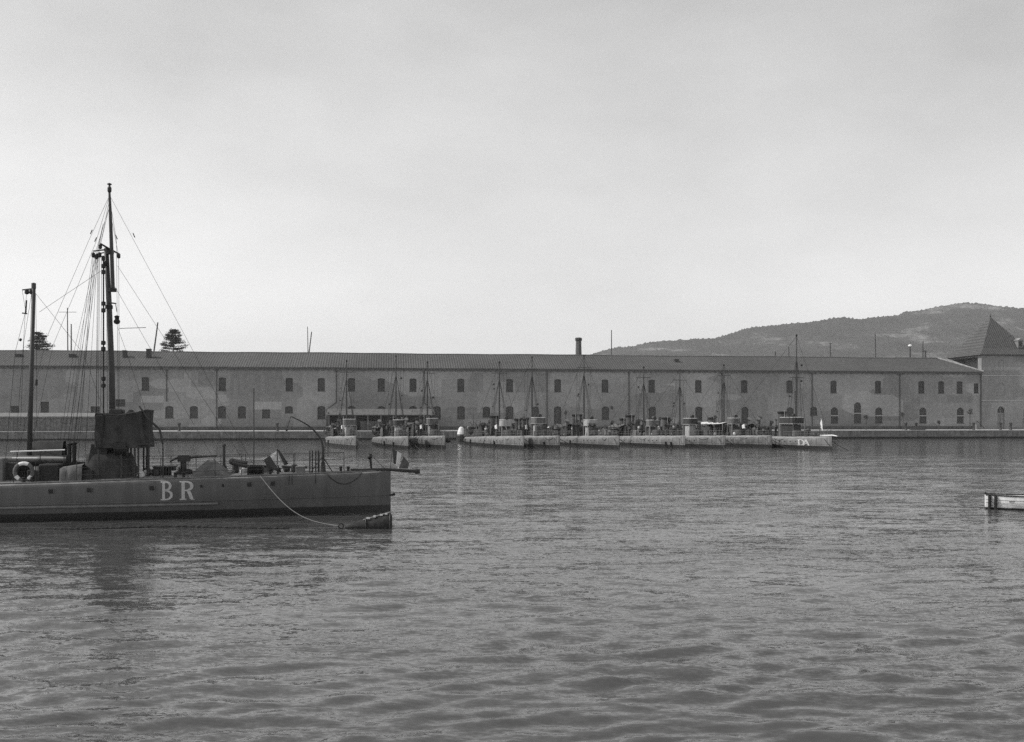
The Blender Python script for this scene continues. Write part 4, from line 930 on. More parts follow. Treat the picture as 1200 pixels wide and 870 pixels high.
    # stern: rudder crosshead, ensign staff
    m = MB(); m.tube([(-36.8, 0, dz(36.8)), (-37.8, 0, dz(37.5) + 2.0)], .035, 5); m.build('ensign_staff', M['wood'], root)
    return root

DIR = Vector((0.27, -0.963)); ROW_RZ = math.atan2(DIR.y, DIR.x)
def bowY(py): return FPX * CAMH / (py - HOR)
GRP = 'pale torpedo boats moored in a row with bows towards the camera'
L1 = lambda *a: a
row = [
 (417.5, 526.3, dict(seed=1, mast_h=15.0, mast_t=12.3, funnels=((17.5, 0, .62, 3.1),), screen='canvas_mid', lockers=((31, 0, 1.6, 2.0, .9, 'canvas_pale'),)),
  'leftmost torpedo boat of the moored row, nearly end-on in front of the open shed'),
 (478.7, 526.8, dict(seed=2, mast_h=15.6, mast_t=13, funnels=((17, 0, .6, 3.0),), screen='canvas', chartm='white', lockers=((32, 0.3, 1.4, 1.6, 1.3, 'canvas_pale'),)),
  'second torpedo boat from the left with a white chart house, open shed behind'),
 (522, 526, dict(seed=3, mast_h=14.7, mast_t=13.5, funnels=((18, 0.2, .66, 3.2), (21.5, .2, .6, 3.0)), screen='canvas_mid', lockers=((33, 0, 1.3, 1.2, 1.4, 'canvas_pale'),)),
  'third torpedo boat from the left, left of the white-topped mooring buoy'),
 (614, 526.4, dict(seed=4, mast_h=14.3, mast_t=14.3, funnels=((16.9, -.1, .8, 3.3),), screen='pale', lockers=((31.5, 0, 1.9, 3.0, 1.15, 'canvas_pale'), (27.5, .2, 1.2, 2.4, 1.7, 'canvas_pale'), (24.6, -.3, 1.0, 1.0, 2.4, 'dark')), poles=((34, .3, 4.2),)),
  'torpedo boat right of the white-topped buoy, fat funnel and pale canvas boxes astern'),
 (656, 526, dict(seed=5, mast_h=15.6, mast_t=13.6, funnels=((17.7, .1, .62, 3.0), (21.5, 0, .55, 2.9)), screen='canvas_mid', chartm='pale', poles=((29, .2, 4.5),), lockers=((25, 0, 1.2, 1.6, 1.2, 'grey'),)),
  'torpedo boat fifth from the left, with slightly darker hull than its neighbours'),
 (726, 526, dict(seed=6, mast_h=16.2, mast_t=16.3, funnels=((19.5, -.55, .42, 3.6), (19.5, .75, .42, 3.6)), screen='pale', chartm='pale', lockers=((32.5, 0, 1.3, 1.4, 1.4, 'canvas_mid'), (24.5, -.3, 1.3, 1.4, 1.6, 'canvas')), poles=((27, .3, 4.8),)),
  'torpedo boat with two slim black-capped funnels abreast, below the brick chimney'),
 (803, 525.8, dict(seed=7, mast_h=14.0, mast_t=15.6, funnels=((21.5, .0, .72, 3.5), (25.0, .1, .5, 3.0)), screen='canvas_mid', deckm=M['deck'], lockers=((32, 0, 1.5, 1.8, 1.5, 'canvas_mid'), (18.5, 0, 1.5, 2.5, 1.0, 'grey')), poles=((24, .3, 4.6),)),
  'long torpedo boat with two funnels in line, just right of the twin-funnelled boat'),
 (850, 525.8, dict(seed=8, mast_h=13.6, mast_t=15.2, funnels=((20.5, 0, .6, 3.1),), screen='canvas', lockers=((17.5, 0, 1.2, 1.2, 1.5, 'canvas'),)),
  'torpedo boat with dark bridge screen, third from the right end of the row'),
 (904.5, 525.3, dict(seed=9, mast_h=14.2, mast_t=16, funnels=((21, .2, .66, 3.1),), awning=(13.3, 22.5), screen='canvas_mid', lockers=((11, -.1, 1.0, 1.0, 1.0, 'canvas_pale'),)),
  'torpedo boat with a white awning spread amidships, second from the right of the row'),
 (975, 527.4, dict(seed=10, mast_h=18.0, mast_t=9.4, bridge_z=2.0, yard=.62, funnels=((13.6, 0, .62, 3.9),), screen='canvas', chartm='dark', bowsprit=True, jack=True, poles=((11.2, .9, 7.2),), clutter=14, fs=.2, bridge_off=1.3, bridge_size=(1.9, 1.0),
                   vents=((7, .5, .9), (17, .9, 1.2), (20, -.9, 1.2))),
  'rightmost torpedo boat of the row, tallest mast, white letters on its bow'),
]
boats = []
HULLS = [hull_mat('far hull paint %d' % k, v, 0.02, 0.52, d) for k, (v, d) in enumerate(((.145, .35), (.16, .25), (.18, .3), (.125, .4)))]
MTOP = (422, 416.5, 423.5, 423.5, 418, 416, 429.5, 433, 427, 392)
for i, (bx, by, p, lab) in enumerate(row):
    Y = bowY(by); p['mast_h'] = CAMH + (HOR - MTOP[i]) / FPX * (Y + .963 * p['mast_t']); F = Frame((bx - CX) / FPX * Y, Y, ROW_RZ + R((0.6, -.8, .9, 0, 1.2, -.6, .4, 1.4, -.9, 0)[i]))
    boats.append((boat('torpedo_boat', F, lab, GRP, HULLS[(0, 1, 0, 2, 3, 1, 2, 0, 3, 1)[i]], p), F))
# letters on the rightmost boat, painted on its visible (starboard) bow
rb, rF = boats[-1]
for ch, px in (('D', 934.6), ('A', 940.2)):
    # find t so that the starboard side lies behind the pixel
    best = min(np.arange(2, 20, .02), key=lambda t: abs((lambda X, Y_: CX + FPX * X / Y_ - px)(
        rF.o.x + rF.c * (-t) - rF.s * (-side(t, .9)), rF.o.y + rF.s * (-t) + rF.c * (-side(t, .9)))))
    letter(rb, ch, -float(best), .52, .88, M['letter'], 1.95, .09)

def on_boat_ball(F, t, yl, z, r, lab):
    x = F.o.x + F.c * (-t) - F.s * yl; y = F.o.y + F.s * (-t) + F.c * yl
    m = MB(); m.ball((0, 0, 0), r, 12); m.tube([(0, 0, r * .9), (0, 0, r + .55)], .03, 4)
    o = m.build('fender', M['black'], None, True); o.location = (x, y, z); tag(o, lab, 'fender', 'round black fenders hung at the bows')
on_boat_ball(boats[1][1], .9, hb(.9) + .36, 1.2, .36, 'round black fender at the bow of the second boat from the left')
on_boat_ball(boats[2][1], .9, hb(.9) + .36, 1.2, .36, 'round black fender at the bow of the third boat from the left')

# white-topped buoy between the third and fourth boats
p = at(540.5, 513, 195); root = empty('mooring_buoy', (p.x, 195, -.3)); tag(root, 'tall dark mooring buoy with white conical top between the third and fourth boats', 'buoy')
m = MB(); m.lathe([(.7, 0), (.95, .3), (.95, 1.5), (.8, 1.8)], (0, 0, 0), 14); m.build('drum', M['dark'], root)
m = MB(); m.lathe([(.82, 1.803), (.72, 2.3), (.42, 3.1), (.12, 3.3)], (0, 0, 0), 14); m.build('cone_top', M['white'], root)

# ------------------------------------------------------------------ the near torpedo boat
BF = Frame(-5.8, 46.9, R(10.4))
def near_boat():
    RND[0] = 0.2
    F = BF; root = empty('torpedo_boat', (F.o.x, F.o.y, 0), F.rz)
    tag(root, 'big dark grey torpedo boat in the left foreground, white letters BR on its side', 'torpedo boat')
    hull_parts(root, M['hull_dark'], mat('foredeck plating with painted sunlit sheer', 0.17, 0.6, 0.45, 0.35, 0.2), 152)  # patchy pale tone paints the sunlit stripe along the sheer
    D = dz
    # side gear
    m = MB()
    for sg in (-1, 1): m.tube([(-t, sg * (side(t, .8) + .01), .8 - .004 * t) for t in np.arange(.1, 36, .6)], .022, 5)
    m.build('rubbing_strake', M['hull_dark'], root)
    m = MB(); m.tube([(-t, -(side(t, .62) + .03), .62) for t in np.arange(7.8, 30, .6)], .05, 6); m.build('fender_bar', M['grey'], root)
    for px, r in ((104.8, .1), (178.6, .1), (236.6, .06), (262, .06), (292.5, .1), (320, .1), (60, .1)):
        t = next((t for t in np.arange(.5, 30, .02) if CX + FPX * (F.o.x - F.c * t - F.s * side(t, 1.45) * -1) / (F.o.y - F.s * t - F.c * side(t, 1.45)) < px), 10)
        y = -side(t, 1.42); z = D(t) - .36
        m = MB(); m.cbox(-t - r * 1.25, -t + r * 1.25, y - .025, y + .03, z - r, z + r, .03); po = m.build('port_light', M['black'], root)
        m = MB(); m.tube([(-t + r * 1.1, y - .03, z - r * 1.1), (-t + r * 1.1, y - .03, z + r * 1.1)], .012, 4); m.build('hinge', M['grey'], po)
    def tpx(px, z):
        return next((t for t in np.arange(.3, 34, .01) if CX + FPX * (F.o.x - F.c * t + F.s * side(t, z)) / (F.o.y - F.s * t - F.c * side(t, z)) < px), 10)
    letter(root, 'B', -tpx(188.5, 1.2), .82, .85, M['letter'], .60)
    letter(root, 'R', -tpx(210.5, 1.2), .82, .85, M['letter'], .74)
    # local points behind pixels on the centre line
    C = lambda px, py, y=0.0: F.loc(px, py, y)
    # conning tower with canvas draped over it
    c = C(130, 540); tc = -c.x
    m = MB(); P = []
    for z, rx, ry, ox in ((D(tc) - .03, 1.15, 1.05, 0), (D(tc) + .35, 1.12, 1.0, 0), (D(tc) + .8, 1.0, .92, -.02), (D(tc) + 1.15, .92, .85, -.05), (D(tc) + 1.22, .7, .6, -.05)):
        P.append([(-tc + ox + rx * (1 + .03 * math.sin(5 * a + z * 3)) * math.copysign(abs(math.cos(a)) ** .6, math.cos(a)), ry * math.copysign(abs(math.sin(a)) ** .6, math.sin(a)), z) for a in np.linspace(0, 2 * math.pi, 37)])
    m.grid(P); m.add(P[-1][:-1], [tuple(range(36))]); m.build('conning_tower', M['canvas'], root, True)
    m = MB(); x0 = C(107, 548).x; x1 = C(122, 548).x
    P = [[(x0 - .08, y, D(tc)), (x1 + .2, y, D(tc)), ] for y in (-.8, .8)]
    m.add([(x0 - .1, -.8, D(tc)), (x1 + .3, -.8, D(tc)), (x1 + .3, -.8, 3.3), (x0 + .18, -.8, 3.3), (x0 - .1, .8, D(tc)), (x1 + .3, .8, D(tc)), (x1 + .3, .8, 3.3), (x0 + .18, .8, 3.3)],
          [(0, 1, 2, 3), (7, 6, 5, 4), (0, 3, 7, 4), (1, 5, 6, 2), (3, 2, 6, 7)]); m.build('steering_shelter', M['canvas'], root)
    # bridge platform and canvas dodger
    a = C(113, 519, -1.0); b = C(172, 519, -1.0); bz = 3.28
    m = MB(); m.box(a.x, b.x, -1.15, 1.15, bz, bz + .07)
    for x_ in (a.x + .1, (a.x + b.x) / 2, b.x - .35, b.x - .5):
        for y_ in (-1.05, 1.05): m.tube([(x_, y_, D(-x_)), (x_, y_, bz)], .045, 6)
    m.build('bridge_platform', M['dark'], root)
    m = MB(); n = 60; pts = []
    per = [(a.x, -1.12), (b.x - .3, -1.12), (b.x, -.8), (b.x, .8), (b.x - .3, 1.12), (a.x, 1.12), (a.x, -1.12)]
    for i in range(len(per) - 1):
        for k in range(10): pts.append((per[i][0] + (per[i+1][0] - per[i][0]) * k / 10, per[i][1] + (per[i+1][1] - per[i][1]) * k / 10))
    pts.append(per[-1])
    def topz(x_):
        f = (x_ - a.x) / (b.x - a.x); return bz + 1.38 - .10 * math.sin(math.pi * min(1, f * 1.3)) + (.16 * max(0, f - .75) / .25)
    rows = []
    for j, fz in enumerate(np.linspace(0, 1, 8)):
        r_ = []
        for i, (x_, y_) in enumerate(pts):
            fold = .06 * math.sin(i * .9 + j * .6) + .05 * math.sin(math.pi * fz) * math.sin(i * .35 + 1)
            z = bz - .14 + (topz(x_) - bz + .14) * fz
            sx_ = 1 if x_ > (a.x + b.x) / 2 else -1
            r_.append((x_ + (fold * .4 * sx_), y_ + (fold if y_ > 0 else -fold), z))
        rows.append(r_)
    m.grid(rows); m.grid([[(x_ * 1 + .0, y_ * .985, z - .004) for x_, y_, z in r_] for r_ in rows[::-1]])
    m.build('bridge_screen', M['canvas'], root, True)
    m = MB(); m.tube([(x_, y_, topz(x_) + .02) for x_, y_ in pts[::5]], .03, 5); m.build('bridge_rail', M['dark'], root)
    # folded canvas on the windward end, a compass and helm on the bridge
    m = MB(); m.cbox(a.x - .05, a.x + .36, -1.19, -.6, bz - .1, bz + 1.36, .06); m.build('chart_locker', M['black'], root)
    m = MB(); m.lathe([(.2, 0), (.14, .2), (.13, .95), (.24, 1.05), (.22, 1.35), (.08, 1.5)], ((a.x + b.x) / 2 + .2, 0, bz + .07), 10); m.build('compass_binnacle', M['dark'], root)
    q0 = C(141, 525, -.9); m = MB(); m.tube([(q0.x - .25, -.9, q0.z), (q0.x + .3, -.9, q0.z)], [.3, .36], 14); m.tube([(q0.x, -.9, q0.z - .3), (q0.x, -.9, D(-q0.x) + 1.0)], .05, 6); m.build('searchlight', M['black'], root)
    q0 = C(137, 482, 0); m = MB(); m.cbox(q0.x - .3, q0.x + .3, -.3, .3, topz(q0.x) - .3, q0.z + .1, .05); m.build('mast_collar', M['dark'], root)
    # stays of the bridge front: forked pole and drooping davit
    m = MB(); p0 = C(163, 476, -1.0); p1 = C(172, 490, -1.0); p2 = C(187, 503, -1.0); p3 = C(191, 520, -1.0); p4 = C(191.5, 545, -1.0)
    m.tube([p0, C(168, 483, -1), p1, p2, p3], [.03, .045, .05, .05, .05], 6); m.tube([p3, (p3.x, -1.0, D(-p3.x))], .03, 5); m.build('boat_davit', M['dark'], root)
    m = MB(); x_ = C(173.5, 500, -.5).x; m.tube([(x_, -.5, D(-x_)), (x_, -.5, C(173.5, 488, -.5).z)], .07, 7)
    m.build('bridge_stanchion', M['dark'], root)
    # --- masts
    def P3(px, py, y=0.0): return C(px, py, y)
    b0 = P3(132.3, 486); b0 = Vector((b0.x, 0, D(-b0.x))); l1 = P3(124.5, 291)
    m = MB(); m.tube([b0, P3(131, 440), P3(128, 360), l1], [.14, .135, .12, .10], 10); mast = m.build('foremast', M['wood'], root, True)
    tb, tt = P3(132.5, 342, -.16), P3(128.3, 226, -.16)
    m = MB(); m.tube([tb, P3(131, 300, -.16), P3(129.3, 250, -.16), tt], [.085, .085, .07, .05], 8); m.build('topmast', M['wood'], mast)
    m = MB(); m.lathe([(.05, 0), (.09, .06), (.09, .22), (.05, .28), (.04, .34), (.1, .36), (.1, .40), (.02, .44)], (tt.x, tt.y, tt.z), 8); m.build('truck', M['black'], mast)
    m = MB()
    for q in (P3(132, 340, -.16), P3(129, 296, -.1), P3(127.7, 360)): m.tube([q + Vector((0, 0, -.08)), q + Vector((0, 0, .08))], .17, 8)
    m.build('mast_band', M['black'], mast)
    m = MB(); m.tube([P3(117.5, 285.5, -.5), P3(128, 292, 0), P3(139, 297.5, .5)], [.035, .05, .035], 6); m.build('signal_yard', M['wood'], mast)
    m = MB(); m.tube([P3(109, 294.5, -.3), P3(122, 293, -.1), P3(125, 291, 0)], [.03, .035, .04], 6); m.tube([P3(113, 298, .3), P3(123, 296, .1)], .03, 5); m.build('short_yard', M['wood'], mast)
    m = MB(); m.tube([P3(128, 355, -.1), P3(136, 356, -.2)], .035, 5); m.tube([P3(135.5, 357, -.2), P3(137, 366, -.2)], .02, 4); m.build('halyard_bracket', M['wood'], mast)
    m = MB(); q = P3(137, 375, -.2); m.lathe([(.04, .2), (.12, .16), (.08, .04), (.15, -.06), (.12, -.16), (.05, -.2)][::-1], (q.x, q.y, q.z), 8); m.build('hanging_block', M['black'], mast)
    for px, py in ((109.3, 299), (113, 301), (117.5, 289), (116.8, 299), (139, 300), (121, 303), (124, 309)):
        q = P3(px, py, -.2); m = MB(); m.lathe([(.04, -.12), (.08, -.08), (.08, .06), (.04, .12)], (q.x, q.y, q.z), 7); m.build('block', M['black'], mast)
    # column of signal lamps beside the mast
    m = MB(); xx = 121.2; ln = [P3(xx, 305, -.25), P3(xx, 500, -.25)]; m.tube(ln, .03, 5); sl = m.build('signal_lamp_ladder', M['wire'], mast)
    for py in (312, 319, 356, 364, 402, 409, 444, 452):
        q = P3(xx, py, -.25); m = MB(); m.lathe([(.05, -.1), (.1, -.07), (.1, .07), (.05, .1)], (q.x, q.y, q.z), 8); m.build('signal_lamp', M['black'], sl)
    # rigging
    g = MB(); w = .0085
    def wire(*pp, r=w): g.tube(list(pp), r, 3, False)
    deckp = lambda px, y: Vector((C(px, 560, y).x, y, D(-C(px, 560, y).x)))
    top = P3(128.5, 229, -.16)
    wire(top, P3(240, 437, .0), deckp(303, 0)); m_ = P3(157, 276, 0)
    wire(P3(138, 312, 0), deckp(296, .4)); wire(P3(134, 335, 0), deckp(262, -.3))
    wire(top, P3(105, 280, -.4), P3(55, 395, -1.2), deckp(12, -1.5)); wire(top, P3(112, 285, 0), P3(62, 405, .6), deckp(28, .8))
    wire(P3(127.5, 245, 0), P3(111, 298, -.5), deckp(76, -1.5)); wire(P3(127.5, 245, 0), P3(117, 290, .5), deckp(80, 1.4))
    wire(P3(127, 240), P3(118, 286, -.5)); wire(P3(129.5, 250), P3(138.5, 297, .5)); wire(P3(129, 235), P3(136.5, 283, .2), P3(138.5, 480, .5))
    for px, px2, y in ((109, 96, -1.2), (112, 88, -1.0), (113, 92, 1.2), (114, 104, .9), (108, 80, 1.5)): wire(P3(px, 302, y * .2), deckp(px2 - 6, y))
    for px, px2, y in ((116, 113, -.6), (117, 115, -.4), (119, 118, .3), (122, 122, -.5), (114.5, 112.5, .5), (124.5, 126, -.3)): wire(P3(px, 300, y), P3(px2, 486, y), r=.010)
    wire(P3(139, 302, .4), P3(139.5, 378, .4), P3(139.5, 484, .4)); wire(P3(138, 384, 0), P3(150, 418, 0), deckp(196, .9)); wire(P3(140, 385, -.2), P3(171, 384, -.2), r=.016)
    wire(P3(118, 318, 0), P3(46, 366, 0), r=.010); wire(P3(41, 343), P3(80, 392), P3(98, 415), deckp(150, .9))
    for px in (98, 94, 103): wire(P3(121, 262, 0), P3(px - 8, 415, 1), deckp(px - 30, 1.6))
    g.build('rigging', M['wire'], root)
    m = MB()
    for px, py in ((107, 272), (112, 281), (136.5, 278), (157, 276)):
        q = P3(px, py, 0); d = Vector((.05, 0, .1)); 
        m.tube([q - Vector((.04 if px < 130 else -.04, 0, .1)), q + Vector((.04 if px < 130 else -.04, 0, .1))], .022, 5)
    m.build('insulator', M['black'], root)
    # after pole mast with short gaff
    q1 = P3(39.5, 338, .3); q0 = P3(33.5, 560, .3); q0 = Vector((q0.x, .3, D(-q0.x)))
    m = MB(); m.tube([q0, q1], [.12, .085], 9); pm = m.build('pole_mast', M['wood'], root, True)
    m = MB(); m.tube([P3(26, 340, .3), P3(42, 338, .3)], .03, 5); m.lathe([(.1, 0), (.1, .22), (.03, .25)], (q1.x, .3, q1.z), 8); m.build('gaff', M['wood'], pm)
    for px in (31.5, 37): q = P3(px, 342, .3); m = MB(); m.lathe([(.05, -.12), (.1, -.08), (.09, .08), (.03, .12)], (q.x, .3, q.z), 7); m.build('block', M['black'], pm)
    g = MB()
    g.tube([P3(26, 340, .3), P3(30, 365, 0), P3(18, 412, -.5), deckp(4, -.8)], w, 3, False); g.tube([P3(37, 344, .3), P3(28, 400, .3), P3(24, 500, .3)], w, 3, False); g.tube([P3(31, 345, .3), P3(27, 410, 0), P3(20, 500, 0)], w, 3, False)
    g.tube([P3(31, 352, .2), P3(30, 368, .2)], .04, 4); g.tube([P3(26, 367, .2), P3(32, 368, .2)], .03, 4); g.tube([P3(23, 398, 0), P3(25, 399, 0)], .07, 5)
    g.tube([P3(43, 445, .2), P3(43, 452, .2)], .05, 5); g.tube([P3(42, 345, .2), P3(43, 445, .2), P3(43, 500, .2)], w, 3, False)
    g.build('pole_rigging', M['wire'], pm)
    # --- foredeck
    m = MB(); zoff = .03
    x0, x1 = C(222, 560, -.9).x, C(270, 560, -.9).x; P = []
    for i in range(25):
        f = i / 24; x_ = x0 + (x1 - x0) * f; h = .72 * min(1, (f / .38)) ** .75 * (1 - max(0, f - .55) / .45 * .92) + .02; wd = .85 + .1 * math.sin(f * 9)
        P.append([(x_, wd * math.cos(a_) * (1 + .03 * math.sin(7 * a_)), D(-x_) + .01 + h * max(0, math.sin(a_)) ** .8) for a_ in np.linspace(0, math.pi, 15)])
    m.grid(P); m.build('canvas_hood', M['canvas_mid'], root, True)
    # gun behind the hood
    q = C(215, 556, .2); m = MB(); z = D(-q.x); m.lathe([(.3, 0), (.16, .15), (.13, .8)], (q.x, .2, z), 10); m.cbox(q.x - .25, q.x + .3, .05, .35, z + .7, z + 1.0, .04); m.tube([(q.x + .2, .2, z + .88), (q.x + 1.5, .2, z + .95)], [.06, .035], 7); m.tube([(q.x - .2, .2, z + .9), (q.x - .6, .2, z + .7)], [.05, .03], 6)
    m.build('deck_gun', M['dark'], root)
    # cage of slats, casks and a white bucket amidships
    q = C(193, 555, .1); m = MB(); z = D(-q.x)
    for i in range(9): m.box(q.x - .45 + i * .11, q.x - .40 + i * .11, -.3, .3, z, z + .48)
    m.box(q.x - .48, q.x + .54, -.32, .32, z + .482, z + .53); m.build('hen_coop_crate', M['dark'], root)
    q = C(203, 555, -.2); m = MB(); m.lathe([(.09, 0), (.13, .3), (.12, .31)], (q.x, -.2, D(-q.x)), 10); m.build('bucket', M['white'], root)
    rr = random.Random(5)
    for i, (px, y) in enumerate(((176, .5), (183, -.3), (207, .6), (221, .5), (252, .9), (262, 1.0), (270, .3), (285, .5), (313, .3), (345, .2), (231, 1.1), (165, -.7), (199, 1.0), (212, 1.2), (240, 1.3), (170, .2), (188, .9), (196, .4), (226, 1.2), (246, .6), (257, .3), (276, 1.2), (291, 1.1), (336, .9), (352, -.1), (172, 1.2), (181, 1.3), (234, .5), (266, -.2))):
        q = C(px, 556, y); z = D(-q.x) + .02; m = MB(); k = i % 4
        if k == 0: m.cbox(q.x - .22, q.x + .22, y - .15, y + .15, z, z + rr.uniform(.2, .45), .03); nm, mm = 'deck_locker', 'grey'
        elif k == 1: m.lathe([(.13, 0), (.17, .15), (.15, .38), (.05, .42)], (q.x, y, z), 9); nm, mm = 'cask', 'dark'
        elif k == 2:
            for j in range(4): m.tube([(q.x + .2 * math.cos(a_), y + .2 * math.sin(a_), z + .03 + j * .05) for a_ in np.linspace(0, 2 * math.pi, 13)], .03, 5, False)
            nm, mm = 'rope_coil', 'rope'
        else: m.ball((q.x, y, z + .16), .17, 9); nm, mm = 'canvas_bundle', rr.choice(('canvas_pale', 'canvas'))
        m.build(nm, M[mm], root)
    # windlass with wound cable, spar lashed along the deck
    q = C(299.5, 552, -.5); z = D(-q.x); m = MB(); m.tube([(q.x - .3, -.5, z + .28), (q.x + .3, -.5, z + .28)], .17, 12)
    for k in range(7): m.tube([(q.x - .24 + k * .08, -.5 + .2 * math.cos(a_), z + .28 + .2 * math.sin(a_)) for a_ in np.linspace(0, 2 * math.pi, 13)], .035, 5, False)
    m.box(q.x - .36, q.x - .3, -.7, -.3, z, z + .4); m.box(q.x + .3, q.x + .36, -.7, -.3, z, z + .4); m.build('windlass', M['black'], root)
    m = MB(); m.tube([C(272, 543, .2), C(285, 546, .2), C(360, 548, .2)], [.1, .08, .05], 7); m.build('stowed_spar', M['dark'], root)
    for px0, px1, y in ((278, 292, .6),): q = C(272, 541, y); m = MB(); m.ball(tuple(q), .16, 8); m.tube([q, q + Vector((.7, 0, -.1))], [.15, .1], 8); m.build('rolled_canvas', M['canvas'], root)
    # samson post
    q = C(262.5, 523, .4); m = MB(); m.tube([(q.x, .4, D(-q.x)), q], [.08, .06], 8); m.lathe([(.1, 0), (.1, .08), (.03, .12)], tuple(q), 8); m.build('samson_post', M['dark'], root)
    # tall thin staff at x=298 and hanging jack
    q = C(297.5, 455, -.2); m = MB(); m.tube([(q.x, -.2, D(-q.x)), q], [.035, .025], 6); m.build('staff', M['wood'], root)
    # ensign draped over the fore guy: three cloth bands
    def cloth(p00, p10, p01, p11, m_, nm, fold=.06):
        mb = MB(); Pn = []
        for i in range(9):
            r_ = []
            for j in range(9):
                u_, v_ = i / 8, j / 8; p_ = (Vector(p00) * (1 - u_) + Vector(p10) * u_) * (1 - v_) + (Vector(p01) * (1 - u_) + Vector(p11) * u_) * v_
                r_.append(tuple(p_ + Vector((0, fold * math.sin(u_ * 8 + v_ * 2) * v_, 0))))
            Pn.append(r_)
        mb.grid(Pn); return mb.build(nm, m_, root, True)
    y = -.3
    m = MB(); q = C(325, 527, y); m.tube([(q.x, y, D(-q.x)), q + Vector((0, 0, .03))], .02, 5); fs_ = m.build('flagstaff', M['wood'], root)
    cloth(C(325, 528, y), C(324, 528, y), C(309, 538, y - .1), C(326, 549, y), M['canvas_pale'], 'signal_flag')
    cloth(C(316, 534, y - .12), C(309, 539, y - .12), C(328, 553, y - .15), C(314, 550, y - .15), M['flag_dark'], 'signal_flag')
    cloth(C(325.5, 530, y - .05), C(327, 535, y - .05), C(327, 548, y - .05), C(331, 549, y - .05), M['canvas_pale'], 'signal_flag')
    cloth(C(325, 527.5, y), C(327.5, 527.5, y), C(333, 546, y), C(338, 544, y), M['flag_dark'], 'signal_flag')
    # anchor davit: tall curved crane
    pts = [C(378.5, 553, 0), C(378.5, 530, 0), C(377, 518, 0), C(371, 508, 0), C(360, 498, 0), C(341, 488, 0)]
    pts[0] = Vector((pts[0].x, 0, D(-pts[0].x)))
    from mathutils import geometry as _g
    sm = []
    for i in range(len(pts) - 1):
        for k in range(4):
            t_ = k / 4; P0, P1, P2, P3_ = pts[max(i-1, 0)], pts[i], pts[i+1], pts[min(i+2, len(pts)-1)]
            sm.append(.5 * ((2*P1) + (P2-P0)*t_ + (2*P0-5*P1+4*P2-P3_)*t_*t_ + (3*P1-P0-3*P2+P3_)*t_**3))
    sm.append(pts[-1]); rs = [.075 - .05 * i / (len(sm) - 1) for i in range(len(sm))]
    m = MB(); m.tube(sm, rs, 8); dv = m.build('anchor_davit', M['dark'], root, True)
    m = MB(); m.tube([C(341, 488, 0), C(336.5, 502, 0)], .016, 4); q = C(336, 504, 0); m.ball(tuple(q), .06, 6); m.build('davit_tackle', M['black'], dv)
    m = MB()
    for dx in (-.6, .45): m.tube([C(378, 535, 0), Vector((pts[0].x + dx, .4 * (1 if dx > 0 else -1), D(-pts[0].x)))], .025, 5)
    m.lathe([(.16, 0), (.12, .2), (.1, .5)], tuple(pts[0]), 8); m.build('davit_strut', M['dark'], dv)
    # anchor gear, frames
    for px in (363, 366, 370, 373):
        q = C(px, 528, -.3); m = MB(); m.tube([(q.x, -.3, D(-q.x)), q], .035, 6); m.build('guard_post', M['dark'], root)
    q = C(434, 532, 0); m = MB(); m.tube([(q.x + .06, 0, D(-q.x)), (q.x, 0, q.z - .3), q], [.05, .06, .08], 7); m.ball((q.x - .03, 0, q.z - .15), .12, 7); m.build('bow_post', M['black'], root)
    m = MB(); m.tube([q, C(452, 551, 0)], .012, 4); m.build('bow_stay', M['wire'], root)
    # railing
    m = MB()
    for sgn in (-1, 1):
        tops = []
        for t in list(np.arange(2.2, 14.5, 1.15)):
            y_ = sgn * (hb(t) - .2); m.tube([(-t, y_, D(t) - .02), (-t, y_, D(t) + .95)], .016, 5); tops.append((-t, y_, D(t)))
        for h in (.93, .62, .3): m.tube([(a_, b_, c_ + h) for a_, b_, c_ in tops], .009, 4)
    m.build('railing', M['dark'], root)
    # toe rail along the edge with fittings
    m = MB()
    for sgn in (-1, 1): m.tube([(-t, sgn * (hb(t) - .17), D(t) + .03) for t in np.arange(.6, 36, .6)], .03, 5)
    m.build('toe_rail', M['grey'], root)
    for t in (2.0, 5.2, 9.3, 15.5):
        for sgn in (-1, 1):
            y_ = sgn * (hb(t) - .3); m = MB(); m.lathe([(.09, 0), (.06, .05), (.06, .2), (.1, .24), (.05, .27)], (-t, y_, D(t)), 8); m.build('mooring_bitt', M['black'], root); m = MB(); m.lathe([(.09, 0), (.06, .05), (.06, .2), (.1, .24), (.05, .27)], (-t - .35, y_, D(t)), 8); m.build('mooring_bitt', M['black'], root)
    # rope bight on the hull, anchor hook at the stem
    m = MB(); P = []
    for i in range(19):
        f = i / 18; t = tpx(384, 1.7) + (tpx(424, 1.7) - tpx(384, 1.7)) * f; z = D(t) - .03 - .5 * math.sin(math.pi * f) ** .8; P.append((-t, -side(t, min(z, D(t) - .25)) - .03, z))
    m.tube(P, .016, 5); m.build('hull_lanyard', M['wire'], root)
    for px in (339, 342.5, 370): t = tpx(px, 1.5); m = MB(); m.tube([(-t, -side(t, 1.7) - .03, D(t)), (-t, -side(t, 1.4) - .03, D(t) - .45)], .014, 4); m.build('rope_end', M['wire'], root)
    q = C(462, 580, 0); m = MB(); m.tube([(-.1, 0, q.z), (.1, 0, q.z), (.2, 0, q.z + .05)], [.05, .05, .08], 7); m.build('towing_eye', M['black'], root)
    # spar that overhangs the bow
    z0 = D(1) + .1; e = C(492, 552.5, 0)
    m = MB(); m.tube([(-1.9, 0, z0), (-.1, 0, D(0) + .08), (e.x - .25, 0, e.z), (e.x - .2, 0, e.z), (e.x, 0, e.z)], [.05, .075, .085, .13, .12], 8); m.build('bow_spar', M['dark'], root)
